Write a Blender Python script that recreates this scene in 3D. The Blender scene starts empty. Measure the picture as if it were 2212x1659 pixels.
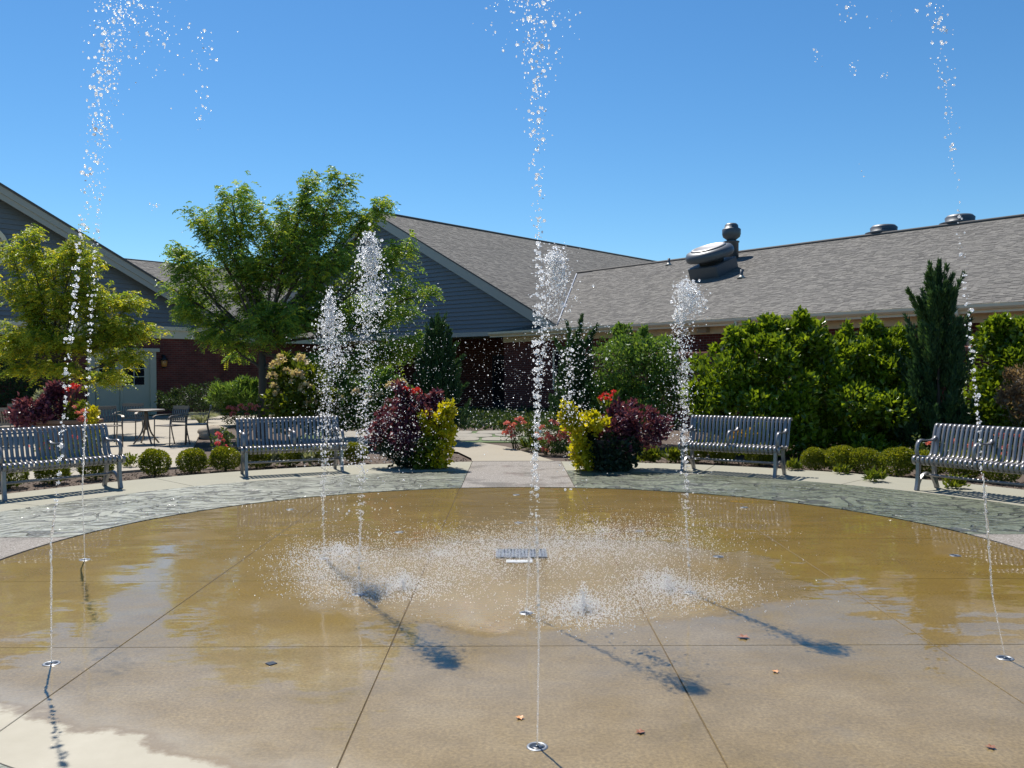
import bpy, math, random
import numpy as np
from mathutils import Vector, Matrix

random.seed(7)
RNG = np.random.default_rng(11)
scene = bpy.context.scene
COL = scene.collection

# ------------------------------------------------------------------ camera
CAM_H = 1.6
FPX = 1874.6                       # focal length in pixels of a 2212 px wide picture
PITCH = math.radians(0.944)
ROLL = math.radians(0.19)
cam = bpy.data.cameras.new('camera')
cam.sensor_width = 36.0
cam.lens = 36.0 * FPX / 2212.0
cam.clip_start = 0.05
cam.clip_end = 4000.0
camera = bpy.data.objects.new('camera', cam)
COL.objects.link(camera)
camera.location = (0, 0, CAM_H)
camera.rotation_euler = (Matrix.Rotation(math.radians(90) - PITCH, 4, 'X') @ Matrix.Rotation(-ROLL, 4, 'Z')).to_euler()
scene.camera = camera
CAM_M = camera.rotation_euler.to_matrix()

# ------------------------------------------------------------------ sky, sun, exposure
SUN_EL = math.radians(57.0)
SUN_DIR = Vector((-0.405 * math.cos(SUN_EL), 0.914 * math.cos(SUN_EL), math.sin(SUN_EL))).normalized()
world = bpy.data.worlds.new('World')
scene.world = world
world.use_nodes = True
wn = world.node_tree.nodes
wl = world.node_tree.links
wn.clear()
sky = wn.new('ShaderNodeTexSky')
sky.sky_type = 'NISHITA'
sky.sun_disc = False
sky.sun_elevation = SUN_EL
sky.sun_rotation = math.atan2(SUN_DIR.x, SUN_DIR.y)
sky.altitude = 200
sky.air_density = 1.0
sky.dust_density = 0.1
sky.ozone_density = 4.0
bg = wn.new('ShaderNodeBackground')
bg.inputs['Strength'].default_value = 0.085
wout = wn.new('ShaderNodeOutputWorld')
hs = wn.new('ShaderNodeHueSaturation')          # the camera's vivid colour rendering of a clear sky
hs.inputs['Saturation'].default_value = 1.18
wl.new(sky.outputs[0], hs.inputs['Color'])
wb = wn.new('ShaderNodeMix'); wb.data_type = 'RGBA'; wb.blend_type = 'MULTIPLY'   # white balance of the whole sky
wb.inputs[0].default_value = 1.0
wb.inputs[7].default_value = (0.80, 0.99, 1.03, 1)
wl.new(hs.outputs[0], wb.inputs[6])
wl.new(wb.outputs[2], bg.inputs['Color'])
wl.new(bg.outputs[0], wout.inputs['Surface'])

sun = bpy.data.lights.new('sun', 'SUN')
sun.energy = 5.0
sun.angle = math.radians(0.5)
sun.color = (1.0, 0.955, 0.89)
sun_ob = bpy.data.objects.new('sun', sun)
COL.objects.link(sun_ob)
sun_ob.location = (-12, 27, 45)
sun_ob.rotation_euler = (-SUN_DIR).to_track_quat('-Z', 'Y').to_euler()

scene.view_settings.view_transform = 'Standard'
scene.view_settings.look = 'None'
scene.view_settings.exposure = 0.5
scene.view_settings.gamma = 1.0
scene.view_settings.use_curve_mapping = False
scene.render.engine = 'CYCLES'
scene.cycles.use_denoising = True
scene.cycles.max_bounces = 10
scene.cycles.transparent_max_bounces = 12
scene.cycles.transmission_bounces = 8
scene.cycles.sample_clamp_indirect = 60.0
scene.cycles.caustics_reflective = True
scene.cycles.caustics_refractive = True

# ------------------------------------------------------------------ picture-to-place helpers
def ray(px, py):
    v = CAM_M @ Vector(((px - 1106.0) / FPX, -(py - 829.5) / FPX, -1.0))
    return v
def g(px, py, z=0.0):                      # where a pixel's direction meets the level z
    v = ray(px, py)
    t = (z - CAM_H) / v.z
    return Vector((v.x * t, v.y * t, z))
def at(px, py, Y):                         # the point of that direction at distance Y from the camera
    v = ray(px, py)
    t = Y / v.y
    return Vector((v.x * t, Y, CAM_H + v.z * t))
PX, PY = 0.076, 7.36                       # centre of the splash pad
R_PAD, R_STAMP, R_WALK = 4.42, 6.40, 7.75

# ------------------------------------------------------------------ mesh helpers
def link(name, me, mat=None, parent=None, loc=None, rz=None):
    o = bpy.data.objects.new(name, me)
    COL.objects.link(o)
    if mat is not None and me is not None and len(me.materials) == 0:
        me.materials.append(mat)
    if parent is not None:
        o.parent = parent
    if loc is not None:
        o.location = loc
    if rz is not None:
        o.rotation_euler = (0, 0, rz)
    return o
def tag(o, label, cat=None, group=None, kind=None):
    if label: o['label'] = label
    if cat: o['category'] = cat
    if group: o['group'] = group
    if kind: o['kind'] = kind
    return o
def thing(name, label, cat, loc=(0, 0, 0), rz=0.0, group=None):
    o = bpy.data.objects.new(name, None)
    o.empty_display_size = 0.1
    COL.objects.link(o)
    o.location = loc
    o.rotation_euler = (0, 0, rz)
    return tag(o, label, cat, group)
def structure(name, label=None):
    o = bpy.data.objects.new(name, None)
    o.empty_display_size = 0.1
    COL.objects.link(o)
    return tag(o, label, None, None, 'structure')
def copy_tree(o, parent=None):
    c = o.copy()
    COL.objects.link(c)
    if parent is not None:
        c.parent = parent
    for ch in list(o.children):
        copy_tree(ch, c)
    return c

class MB:
    def __init__(s):
        s.v = []; s.f = []; s.sm = []
    def add(s, vs, fs, smooth=False):
        b = len(s.v)
        s.v.extend([tuple(v) for v in vs])
        s.f.extend([tuple(b + i for i in f) for f in fs])
        s.sm.extend([smooth] * len(fs))
        return s
    def box(s, x0, x1, y0, y1, z0, z1, M=None):
        vs = [Vector((x, y, z)) for z in (z0, z1) for y in (y0, y1) for x in (x0, x1)]
        if M is not None: vs = [M @ v for v in vs]
        return s.add(vs, [(0, 2, 3, 1), (4, 5, 7, 6), (0, 1, 5, 4), (2, 6, 7, 3), (0, 4, 6, 2), (1, 3, 7, 5)])
    def bbox(s, x0, x1, y0, y1, z0, z1, b=0.01, M=None):     # box with chamfered vertical and top edges
        def ring(d, z):
            return [(x0 + d, y0), (x1 - d, y0), (x1, y0 + d), (x1, y1 - d), (x1 - d, y1), (x0 + d, y1), (x0, y1 - d), (x0, y0 + d)], z
        vs = []
        r0, _ = ring(b, z0)
        vs += [Vector((x, y, z0)) for x, y in r0]
        vs += [Vector((x, y, z1 - b)) for x, y in r0]
        cx, cy = (x0 + x1) / 2, (y0 + y1) / 2
        sx = (x1 - x0 - 2 * b) / max(1e-6, x1 - x0); sy = (y1 - y0 - 2 * b) / max(1e-6, y1 - y0)
        vs += [Vector((cx + (x - cx) * sx, cy + (y - cy) * sy, z1)) for x, y in r0]
        if M is not None: vs = [M @ v for v in vs]
        fs = [tuple(range(7, -1, -1)), tuple(range(16, 24))]
        for k in range(2):
            for i in range(8):
                j = (i + 1) % 8
                fs.append((k * 8 + i, k * 8 + j, k * 8 + 8 + j, k * 8 + 8 + i))
        return s.add(vs, fs)
    def prism(s, poly, z0, z1, M=None, b=0.0):               # poly counter-clockwise in xy
        n = len(poly)
        vs = [Vector((p[0], p[1], z0)) for p in poly] + [Vector((p[0], p[1], z1 - b)) for p in poly]
        fs = [tuple(range(n - 1, -1, -1))]
        for i in range(n):
            j = (i + 1) % n
            fs.append((i, j, n + j, n + i))
        if b > 0:
            cx = sum(p[0] for p in poly) / n; cy = sum(p[1] for p in poly) / n
            for p in poly:
                d = Vector((cx - p[0], cy - p[1])); l = max(d.length, 1e-6)
                q = Vector((p[0], p[1])) + d / l * b * 1.2
                vs.append(Vector((q.x, q.y, z1)))
            for i in range(n):
                j = (i + 1) % n
                fs.append((n + i, n + j, 2 * n + j, 2 * n + i))
            fs.append(tuple(range(2 * n, 3 * n)))
        else:
            fs.append(tuple(range(n, 2 * n)))
        if M is not None: vs = [M @ v for v in vs]
        return s.add(vs, fs)
    def tube(s, pts, rad, n=8, cap=True, smooth=True):
        pts = [Vector(p) for p in pts]
        if not hasattr(rad, '__len__'): rad = [rad] * len(pts)
        vs = []
        up = Vector((0.13, 0.21, 1)).normalized()
        pa = None
        for i, p in enumerate(pts):
            d = (pts[min(i + 1, len(pts) - 1)] - pts[max(i - 1, 0)])
            d = d.normalized() if d.length > 1e-9 else Vector((0, 0, 1))
            if pa is None:
                a = d.cross(up if abs(d.dot(up)) < 0.9 else Vector((1, 0, 0))).normalized()
            else:
                a = (pa - d * pa.dot(d)).normalized()
            pa = a
            c = d.cross(a)
            for k in range(n):
                t = 2 * math.pi * k / n
                vs.append(p + (a * math.cos(t) + c * math.sin(t)) * rad[i])
        fs = []
        for i in range(len(pts) - 1):
            for k in range(n):
                j = (k + 1) % n
                fs.append((i * n + k, i * n + j, (i + 1) * n + j, (i + 1) * n + k))
        if cap:
            fs.append(tuple(range(n - 1, -1, -1)))
            fs.append(tuple((len(pts) - 1) * n + k for k in range(n)))
        return s.add(vs, fs, smooth)
    def lathe(s, prof, n=24, M=None, smooth=True):           # prof: (radius, z), bottom to top, closed at both ends
        vs = []
        for r, z in prof:
            for k in range(n):
                t = 2 * math.pi * k / n
                vs.append(Vector((r * math.cos(t), r * math.sin(t), z)))
        if M is not None: vs = [M @ v for v in vs]
        fs = []
        for i in range(len(prof) - 1):
            for k in range(n):
                j = (k + 1) % n
                fs.append((i * n + k, i * n + j, (i + 1) * n + j, (i + 1) * n + k))
        fs.append(tuple(range(n - 1, -1, -1)))
        fs.append(tuple((len(prof) - 1) * n + k for k in range(n)))
        return s.add(vs, fs, smooth)
    def ribbon(s, yz, x0, x1, th, smooth=False):             # a flat bar bent along a line in the yz plane
        n = len(yz)
        P = [Vector((0, a, b)) for a, b in yz]
        vs = []
        for i, p in enumerate(P):
            d = (P[min(i + 1, n - 1)] - P[max(i - 1, 0)]).normalized()
            nn = Vector((0, -d.z, d.y))
            t = th[i] if hasattr(th, '__len__') else th
            for x in (x0, x1):
                vs.append(Vector((x, 0, 0)) + p + nn * t / 2)
                vs.append(Vector((x, 0, 0)) + p - nn * t / 2)
        fs = []
        for i in range(n - 1):
            a = i * 4; b = a + 4
            fs += [(a, a + 2, b + 2, b), (a + 1, b + 1, b + 3, a + 3), (a, b, b + 1, a + 1), (a + 2, a + 3, b + 3, b + 2)]
        fs += [(0, 1, 3, 2), (4 * n - 4, 4 * n - 2, 4 * n - 1, 4 * n - 3)]
        return s.add(vs, fs, smooth)
    def mesh(s, name):
        me = bpy.data.meshes.new(name)
        me.from_pydata(s.v, [], s.f)
        me.polygons.foreach_set('use_smooth', s.sm)
        me.validate()
        me.update()
        return me
    def build(s, name, mat, parent=None, loc=None, rz=None):
        return link(name, s.mesh(name), mat, parent, loc, rz)

def np_mesh(name, V, F, rnd=None, smooth=False):             # F: (M, k) array
    me = bpy.data.meshes.new(name)
    n, (m, k) = len(V), F.shape
    me.vertices.add(n)
    me.vertices.foreach_set('co', np.ascontiguousarray(V, dtype=np.float32).ravel())
    me.loops.add(m * k)
    me.loops.foreach_set('vertex_index', np.ascontiguousarray(F, dtype=np.int32).ravel())
    me.polygons.add(m)
    me.polygons.foreach_set('loop_start', np.arange(0, m * k, k, dtype=np.int32))
    me.polygons.foreach_set('loop_total', np.full(m, k, dtype=np.int32))
    me.polygons.foreach_set('use_smooth', np.full(m, smooth, dtype=bool))
    if rnd is not None:
        a = me.attributes.new('rnd', 'FLOAT', 'FACE')
        a.data.foreach_set('value', np.ascontiguousarray(rnd, dtype=np.float32))
    me.update(calc_edges=True)
    return me
def unit(a):
    return a / np.maximum(np.linalg.norm(a, axis=1, keepdims=True), 1e-9)
def leaf_mesh(name, P, A, L, W, rnd=None, fold=0.12):        # diamond leaves: base P, axis A
    n = len(P)
    A = unit(A)
    S = unit(np.cross(A, RNG.normal(size=(n, 3))))
    N = np.cross(S, A)
    L = (np.ones(n) * L)[:, None]; W = (np.ones(n) * W)[:, None]
    V = np.empty((n, 4, 3))
    V[:, 0] = P
    V[:, 1] = P + A * L * 0.45 + S * W * 0.5 + N * W * fold
    V[:, 2] = P + A * L - N * W * fold
    V[:, 3] = P + A * L * 0.45 - S * W * 0.5 + N * W * fold
    F = np.arange(n * 4).reshape(n, 4)
    if rnd is None: rnd = RNG.random(n)
    return np_mesh(name, V.reshape(-1, 3), F, rnd)

# ------------------------------------------------------------------ material helpers
MATS = {}
def mat_new(name):
    m = bpy.data.materials.new(name)
    m.use_nodes = True
    m.node_tree.nodes.clear()
    MATS[name] = m
    return m, m.node_tree.nodes, m.node_tree.links
class NT:
    def __init__(s, name):
        s.m, s.n, s.l = mat_new(name)
        s.out = s.n.new('ShaderNodeOutputMaterial')
    def node(s, t, **kw):
        x = s.n.new(t)
        for k, v in kw.items():
            if k.startswith('i_'):
                key = k[2:].replace('_', ' ')
                x.inputs[key].default_value = v
            else:
                setattr(x, k, v)
        return x
    def link(s, a, b): s.l.new(a, b)
    def pos(s):
        return s.node('ShaderNodeNewGeometry').outputs['Position']
    def obj(s):
        return s.node('ShaderNodeTexCoord').outputs['Object']
    def noise(s, vec, scale, detail=4.0, rough=0.55, dist=0.0):
        x = s.node('ShaderNodeTexNoise')
        x.inputs['Scale'].default_value = scale; x.inputs['Detail'].default_value = detail
        x.inputs['Roughness'].default_value = rough; x.inputs['Distortion'].default_value = dist
        if vec is not None: s.link(vec, x.inputs['Vector'])
        return x.outputs['Fac']
    def ramp(s, fac, stops, interp='LINEAR'):
        x = s.node('ShaderNodeValToRGB')
        x.color_ramp.interpolation = interp
        e = x.color_ramp.elements
        while len(e) < len(stops): e.new(0.5)
        for k, (p, c) in enumerate(stops):
            e[k].position = p
            e[k].color = (c[0], c[1], c[2], 1) if hasattr(c, '__len__') else (c, c, c, 1)
        s.link(fac, x.inputs['Fac'])
        return x.outputs['Color']
    def mix(s, fac, a, b, mode='MIX'):
        x = s.node('ShaderNodeMix', data_type='RGBA', blend_type=mode)
        for val, k in ((fac, 0), (a, 6), (b, 7)):
            if hasattr(val, 'links') or isinstance(val, bpy.types.NodeSocket): s.link(val, x.inputs[k])
            elif k == 0: x.inputs[k].default_value = val
            else: x.inputs[k].default_value = (val[0], val[1], val[2], 1)
        return x.outputs[2]
    def math(s, op, a, b=None, c=None, clamp=False):
        x = s.node('ShaderNodeMath', operation=op, use_clamp=clamp)
        for k, val in enumerate((a, b, c)):
            if val is None: continue
            if isinstance(val, bpy.types.NodeSocket): s.link(val, x.inputs[k])
            else: x.inputs[k].default_value = val
        return x.outputs[0]
    def vmath(s, op, a, b):
        x = s.node('ShaderNodeVectorMath', operation=op)
        for k, val in enumerate((a, b)):
            if isinstance(val, bpy.types.NodeSocket): s.link(val, x.inputs[k])
            else: x.inputs[k].default_value = val
        return x.outputs['Value'] if op in ('DOT_PRODUCT', 'LENGTH', 'DISTANCE') else x.outputs[0]
    def bump(s, h, strength, dist=0.01, normal=None):
        x = s.node('ShaderNodeBump')
        x.inputs['Strength'].default_value = strength; x.inputs['Distance'].default_value = dist
        s.link(h, x.inputs['Height'])
        if normal is not None: s.link(normal, x.inputs['Normal'])
        return x.outputs[0]
    def bsdf(s, **kw):
        x = s.node('ShaderNodeBsdfPrincipled')
        for k, v in kw.items():
            key = {'color': 'Base Color', 'rough': 'Roughness', 'metal': 'Metallic', 'spec': 'Specular IOR Level', 'normal': 'Normal',
                   'coat': 'Coat Weight', 'coat_rough': 'Coat Roughness', 'coat_normal': 'Coat Normal', 'coat_ior': 'Coat IOR',
                   'trans': 'Transmission Weight', 'ior': 'IOR', 'emit': 'Emission Color', 'emit_s': 'Emission Strength'}[k]
            if isinstance(v, bpy.types.NodeSocket): s.link(v, x.inputs[key])
            elif hasattr(v, '__len__'): x.inputs[key].default_value = (v[0], v[1], v[2], 1)
            else: x.inputs[key].default_value = v
        return x
    def done(s, shader):
        s.link(shader.outputs[0], s.out.inputs['Surface'])
        return s.m

def simple(name, color, rough=0.6, metal=0.0, spec=0.5, var=0.12, scale=6.0, bump=0.0, bscale=40.0):
    t = NT(name)
    p = t.pos()
    n = t.noise(p, scale, 5)
    c = t.mix(n, tuple(x * (1 - var) for x in color), tuple(min(1, x * (1 + var)) for x in color))
    b = t.bsdf(color=c, rough=rough, metal=metal, spec=spec)
    if bump > 0:
        t.link(t.bump(t.noise(p, bscale, 4), bump, 0.01), b.inputs['Normal'])
    return t.done(b)

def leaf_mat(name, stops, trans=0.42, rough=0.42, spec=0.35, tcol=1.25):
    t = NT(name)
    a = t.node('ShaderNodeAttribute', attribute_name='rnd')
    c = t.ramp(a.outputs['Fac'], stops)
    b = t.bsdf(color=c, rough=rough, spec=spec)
    tr = t.node('ShaderNodeBsdfTranslucent')
    t.link(t.mix(1.0, c, (tcol * 1.15, tcol * 1.05, tcol * 0.55), 'MULTIPLY'), tr.inputs['Color'])
    mx = t.node('ShaderNodeMixShader')
    mx.inputs[0].default_value = trans
    t.link(b.outputs[0], mx.inputs[1]); t.link(tr.outputs[0], mx.inputs[2])
    return t.done(mx)

# ---- concrete of the splash pad: tan, wet, with a dry pale corner
def make_pad_mat():
    t = NT('wet_pad_concrete')
    p = t.pos()
    big = t.noise(p, 0.55, 4, 0.6)
    mid = t.noise(p, 2.3, 6, 0.65)
    fine = t.noise(p, 60, 5, 0.7)
    grit = t.noise(p, 220, 2, 0.6)
    dry = t.ramp(mid, [(0.2, (0.352, 0.321, 0.251)), (0.8, (0.440, 0.405, 0.326))])
    wet = t.ramp(big, [(0.30, (0.164, 0.099, 0.009)), (0.52, (0.190, 0.118, 0.015)), (0.75, (0.213, 0.143, 0.037))])
    wet = t.mix(t.ramp(mid, [(0.35, 0.0), (0.75, 0.55)]), wet, (0.125, 0.080, 0.022))
    near_far = t.math('ADD', t.math('MULTIPLY', t.vmath('DOT_PRODUCT', p, (0.0, 1.0, 0)), 0.1), t.math('MULTIPLY', t.math('SUBTRACT', t.noise(p, 0.7, 5, 0.6), 0.5), 0.55))
    near_grey = t.ramp(near_far, [(0.44, 1.0), (0.60, 0.0)])       # base colour turns greyer towards the near edge
    wet = t.mix(t.math('MULTIPLY', near_grey, 0.85), wet, t.ramp(t.noise(p, 1.7, 6, 0.7), [(0.3, (0.158, 0.113, 0.049)), (0.5, (0.218, 0.158, 0.076)), (0.72, (0.271, 0.205, 0.107))]))
    gm = t.ramp(fine, [(0.35, 0.72), (0.65, 1.25)])
    wet = t.mix(1.0, wet, gm, 'MULTIPLY')
    sp = t.ramp(grit, [(0.60, 0.0), (0.72, 1.0)])
    wet = t.mix(t.math('MULTIPLY', sp, 0.35), wet, (0.42, 0.35, 0.25))
    dark = t.ramp(t.noise(p, 0.9, 6, 0.7, 0.8), [(0.60, 0.0), (0.74, 1.0)])
    wet = t.mix(t.math('MULTIPLY', dark, 0.35), wet, (0.11, 0.10, 0.085))
    # dry corner
    d = t.vmath('DOT_PRODUCT', t.vmath('SUBTRACT', p, (-1.78, 3.80, 0)), (-0.41, -0.91, 0))
    wob = t.math('MULTIPLY', t.math('SUBTRACT', t.noise(p, 1.5, 7, 0.62), 0.5), 0.60)
    d = t.math('ADD', d, wob)
    dm = t.ramp(t.math('ADD', d, 0.5), [(0.470, 0.0), (0.515, 1.0)])
    rim = t.ramp(t.math('ADD', d, 0.5), [(0.43, 0.0), (0.495, 1.0), (0.515, 0.0)])
    damp = t.ramp(t.math('ADD', t.math('ADD', d, 0.5), t.math('MULTIPLY', t.math('SUBTRACT', mid, 0.5), 0.35)), [(0.22, 0.0), (0.50, 1.0)])
    wet = t.mix(t.math('MULTIPLY', damp, 0.55), wet, (0.33, 0.285, 0.21))
    wet = t.mix(t.math('MULTIPLY', rim, 0.8), wet, (0.175, 0.115, 0.05))
    col = t.mix(dm, wet, dry)
    # water film: splashed zone is choppy, the rest nearly still
    q = t.vmath('SUBTRACT', p, (0.25, 6.75, 0))
    sx = t.node('ShaderNodeSeparateXYZ'); t.link(q, sx.inputs[0])
    rr = t.math('SQRT', t.math('ADD', t.math('POWER', t.math('MULTIPLY', sx.outputs[0], 0.50), 2.0), t.math('POWER', t.math('MULTIPLY', sx.outputs[1], 0.68), 2.0)))
    rr = t.math('ADD', rr, t.math('MULTIPLY', t.math('SUBTRACT', t.noise(p, 1.6, 4, 0.6), 0.5), 0.75))
    chop = t.ramp(rr, [(0.55, 1.0), (1.0, 0.0)])
    stretch = t.node('ShaderNodeMapping'); stretch.inputs['Scale'].default_value = (1.0, 1.7, 1.0)
    t.link(p, stretch.inputs[0])
    still = t.noise(stretch.outputs[0], 1.1, 4, 0.42)
    rip = t.noise(p, 34, 3, 0.7)
    h = t.math('ADD', t.math('MULTIPLY', still, 0.013), t.math('MULTIPLY', t.math('MULTIPLY', rip, chop), 0.045))
    bn = t.node('ShaderNodeBump'); bn.inputs['Strength'].default_value = 1.0; bn.inputs['Distance'].default_value = 1.0
    t.link(h, bn.inputs['Height'])
    film = t.ramp(t.noise(p, 1.1, 5, 0.62, 0.4), [(0.22, 0.45), (0.45, 1.0)])
    near = t.ramp(t.math('MULTIPLY', t.vmath('DOT_PRODUCT', p, (0, 1, 0)), 0.1), [(0.34, 0.85), (0.50, 1.0)])
    film = t.math('MULTIPLY', film, near)
    wetfac = t.math('SUBTRACT', 1.0, dm)
    cw = t.math('MULTIPLY', t.math('MAXIMUM', film, chop), wetfac)
    crough = t.math('ADD', 0.035, t.math('MULTIPLY', t.math('SUBTRACT', 1.0, film), 0.22))
    b = t.bsdf(color=col, rough=t.math('ADD', 0.55, t.math('MULTIPLY', dm, 0.35)), spec=0.10, coat=cw, coat_rough=crough, coat_ior=1.34)
    t.link(bn.outputs[0], b.inputs['Coat Normal'])
    t.link(t.bump(fine, 0.25, 0.004), b.inputs['Normal'])
    return t.done(b)
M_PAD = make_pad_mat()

def make_stamp_mat():
    t = NT('wet_stamped_concrete')
    p = t.pos()
    n1 = t.noise(p, 1.5, 5, 0.6)
    fine = t.noise(p, 70, 4, 0.65)
    # swirling tooled grooves
    warp = t.node('ShaderNodeTexNoise'); warp.inputs['Scale'].default_value = 0.75; warp.inputs['Detail'].default_value = 2.5
    t.link(p, warp.inputs['Vector'])
    off = t.node('ShaderNodeVectorMath', operation='SCALE'); off.inputs['Scale'].default_value = 2.6
    t.link(warp.outputs['Color'], off.inputs[0])
    pw = t.vmath('ADD', p, off.outputs[0])
    wv = t.node('ShaderNodeTexWave', wave_type='RINGS', rings_direction='Z', wave_profile='SIN')
    wv.inputs['Scale'].default_value = 1.35; wv.inputs['Distortion'].default_value = 3.5
    wv.inputs['Detail'].default_value = 2.0; wv.inputs['Detail Scale'].default_value = 1.2
    t.link(pw, wv.inputs['Vector'])
    line = t.ramp(wv.outputs['Fac'], [(0.0, 1.0), (0.10, 1.0), (0.20, 0.0)])
    gate = t.ramp(t.noise(p, 2.1, 3, 0.5), [(0.36, 0.0), (0.46, 1.0)])
    groove = t.math('MULTIPLY', line, gate)
    vo = t.node('ShaderNodeTexVoronoi', feature='DISTANCE_TO_EDGE'); vo.inputs['Scale'].default_value = 3.2; vo.inputs['Randomness'].default_value = 1.0
    t.link(pw, vo.inputs['Vector'])
    vl = t.ramp(vo.outputs['Distance'], [(0.0, 1.0), (0.045, 0.9), (0.085, 0.0)])
    gate2 = t.ramp(t.noise(p, 3.4, 2, 0.5), [(0.50, 0.0), (0.58, 1.0)])
    groove = t.math('MAXIMUM', groove, t.math('MULTIPLY', vl, gate2))
    base = t.ramp(n1, [(0.28, (0.105, 0.120, 0.075)), (0.55, (0.135, 0.150, 0.098)), (0.8, (0.165, 0.175, 0.120))])
    base = t.mix(1.0, base, t.ramp(fine, [(0.3, 0.82), (0.7, 1.15)]), 'MULTIPLY')
    sx = t.node('ShaderNodeSeparateXYZ'); t.link(p, sx.inputs[0])
    left = t.ramp(t.math('MULTIPLY_ADD', sx.outputs[0], -0.1, 0.5), [(0.56, 0.0), (0.78, 1.0)])   # glare on the wet left half, painted in as a paler colour
    base = t.mix(t.math('MULTIPLY', left, 0.75), base, (0.27, 0.275, 0.225))
    col = t.mix(t.math('MULTIPLY', groove, 0.85), base, (0.035, 0.036, 0.030))
    lump = t.noise(p, 6.0, 3, 0.55)
    h = t.math('SUBTRACT', t.math('MULTIPLY', lump, 0.040), t.math('MULTIPLY', groove, 0.022))
    h = t.math('ADD', h, t.math('MULTIPLY', t.noise(p, 20, 2, 0.5), 0.013))
    bn = t.node('ShaderNodeBump'); bn.inputs['Strength'].default_value = 1.0; bn.inputs['Distance'].default_value = 1.0
    t.link(h, bn.inputs['Height'])
    film = t.ramp(t.noise(p, 0.8, 4, 0.6), [(0.38, 0.2), (0.55, 0.75)])
    b = t.bsdf(color=col, rough=0.55, spec=0.4, coat=film, coat_rough=0.04, coat_ior=1.34, normal=bn.outputs[0])
    t.link(bn.outputs[0], b.inputs['Coat Normal'])
    return t.done(b)
M_STAMP = make_stamp_mat()

def concrete(name, c, var=0.1, wetpatch=0.0, speck=0.0):
    t = NT(name)
    p = t.pos()
    n = t.noise(p, 1.1, 6, 0.62)
    f = t.noise(p, 90, 4, 0.7)
    col = t.mix(n, tuple(x * (1 - var) for x in c), tuple(min(1, x * (1 + var)) for x in c))
    col = t.mix(1.0, col, t.ramp(f, [(0.3, 0.88), (0.7, 1.1)]), 'MULTIPLY')
    st = t.ramp(t.noise(p, 0.6, 6, 0.7, 1.0), [(0.56, 0.0), (0.72, 1.0)])
    col = t.mix(t.math('MULTIPLY', st, 0.25), col, tuple(x * 0.55 for x in c))
    rough = 0.85
    if speck > 0:
        vo = t.node('ShaderNodeTexVoronoi'); vo.inputs['Scale'].default_value = 95
        t.link(p, vo.inputs['Vector'])
        sc = t.ramp(vo.outputs['Color'], [(0.1, (0.084, 0.074, 0.060)), (0.4, (0.185, 0.164, 0.139)), (0.7, (0.244, 0.220, 0.192)), (0.95, (0.420, 0.399, 0.370))])
        col = t.mix(speck, col, sc)
        f = vo.outputs['Distance']
    b = t.bsdf(color=col, rough=rough, spec=0.3)
    if wetpatch > 0:
        w = t.ramp(t.noise(p, 1.3, 4, 0.6), [(0.52, 0.0), (0.62, 1.0)])
        t.link(t.math('MULTIPLY', w, wetpatch), b.inputs['Coat Weight'])
        b.inputs['Coat Roughness'].default_value = 0.12
        t.link(t.mix(t.math('MULTIPLY', w, 0.5 * wetpatch), col, tuple(x * 0.5 for x in c)), b.inputs['Base Color'])
    t.link(t.bump(f, 0.4 if speck > 0 else 0.2, 0.004), b.inputs['Normal'])
    return t.done(b)
M_WALK = concrete('pale_concrete', (0.281, 0.267, 0.204), 0.10)
M_PATH = concrete('beige_path_concrete', (0.302, 0.265, 0.201), 0.08)
M_PATIO = concrete('patio_concrete', (0.326, 0.289, 0.229), 0.12)
M_AGG = concrete('exposed_aggregate', (0.277, 0.244, 0.210), 0.08, 0.6, 0.75)
M_FLAG = concrete('flagstone', (0.257, 0.235, 0.193), 0.2)
M_MULCH = simple('mulch', (0.085, 0.058, 0.040), 0.95, var=0.5, scale=25, bump=1.0, bscale=60)
M_GROUND = simple('ground_soil', (0.060, 0.060, 0.035), 0.95, var=0.4, scale=3, bump=0.6, bscale=30)
M_LAWN = simple('lawn', (0.07, 0.11, 0.03), 0.9, var=0.4, scale=8, bump=0.6, bscale=80)
M_JOINT = simple('joint_dirt', (0.10, 0.07, 0.04), 0.9, var=0.3)

def brick_mat(name, d, dark=1.0):
    t = NT(name)
    p = t.pos()
    u = t.vmath('DOT_PRODUCT', p, (d[0], d[1], 0))
    v = t.vmath('DOT_PRODUCT', p, (0, 0, 1))
    cb = t.node('ShaderNodeCombineXYZ'); t.link(u, cb.inputs[0]); t.link(v, cb.inputs[1])
    br = t.node('ShaderNodeTexBrick')
    br.inputs['Scale'].default_value = 1.0
    br.inputs['Mortar Size'].default_value = 0.006; br.inputs['Mortar Smooth'].default_value = 0.2; br.inputs['Bias'].default_value = 0.0
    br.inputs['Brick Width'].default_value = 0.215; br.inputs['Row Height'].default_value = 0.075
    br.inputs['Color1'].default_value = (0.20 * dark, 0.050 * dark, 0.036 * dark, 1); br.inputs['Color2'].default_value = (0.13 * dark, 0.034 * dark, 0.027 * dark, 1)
    br.inputs['Mortar'].default_value = (0.17, 0.125, 0.105, 1)
    t.link(cb.outputs[0], br.inputs['Vector'])
    c = t.mix(1.0, br.outputs['Color'], t.ramp(t.noise(p, 2.0, 5), [(0.3, 0.8), (0.7, 1.2)]), 'MULTIPLY')
    b = t.bsdf(color=c, rough=0.9, spec=0.25)
    t.link(t.bump(br.outputs['Fac'], -0.5, 0.01), b.inputs['Normal'])
    return t.done(b)

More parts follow.
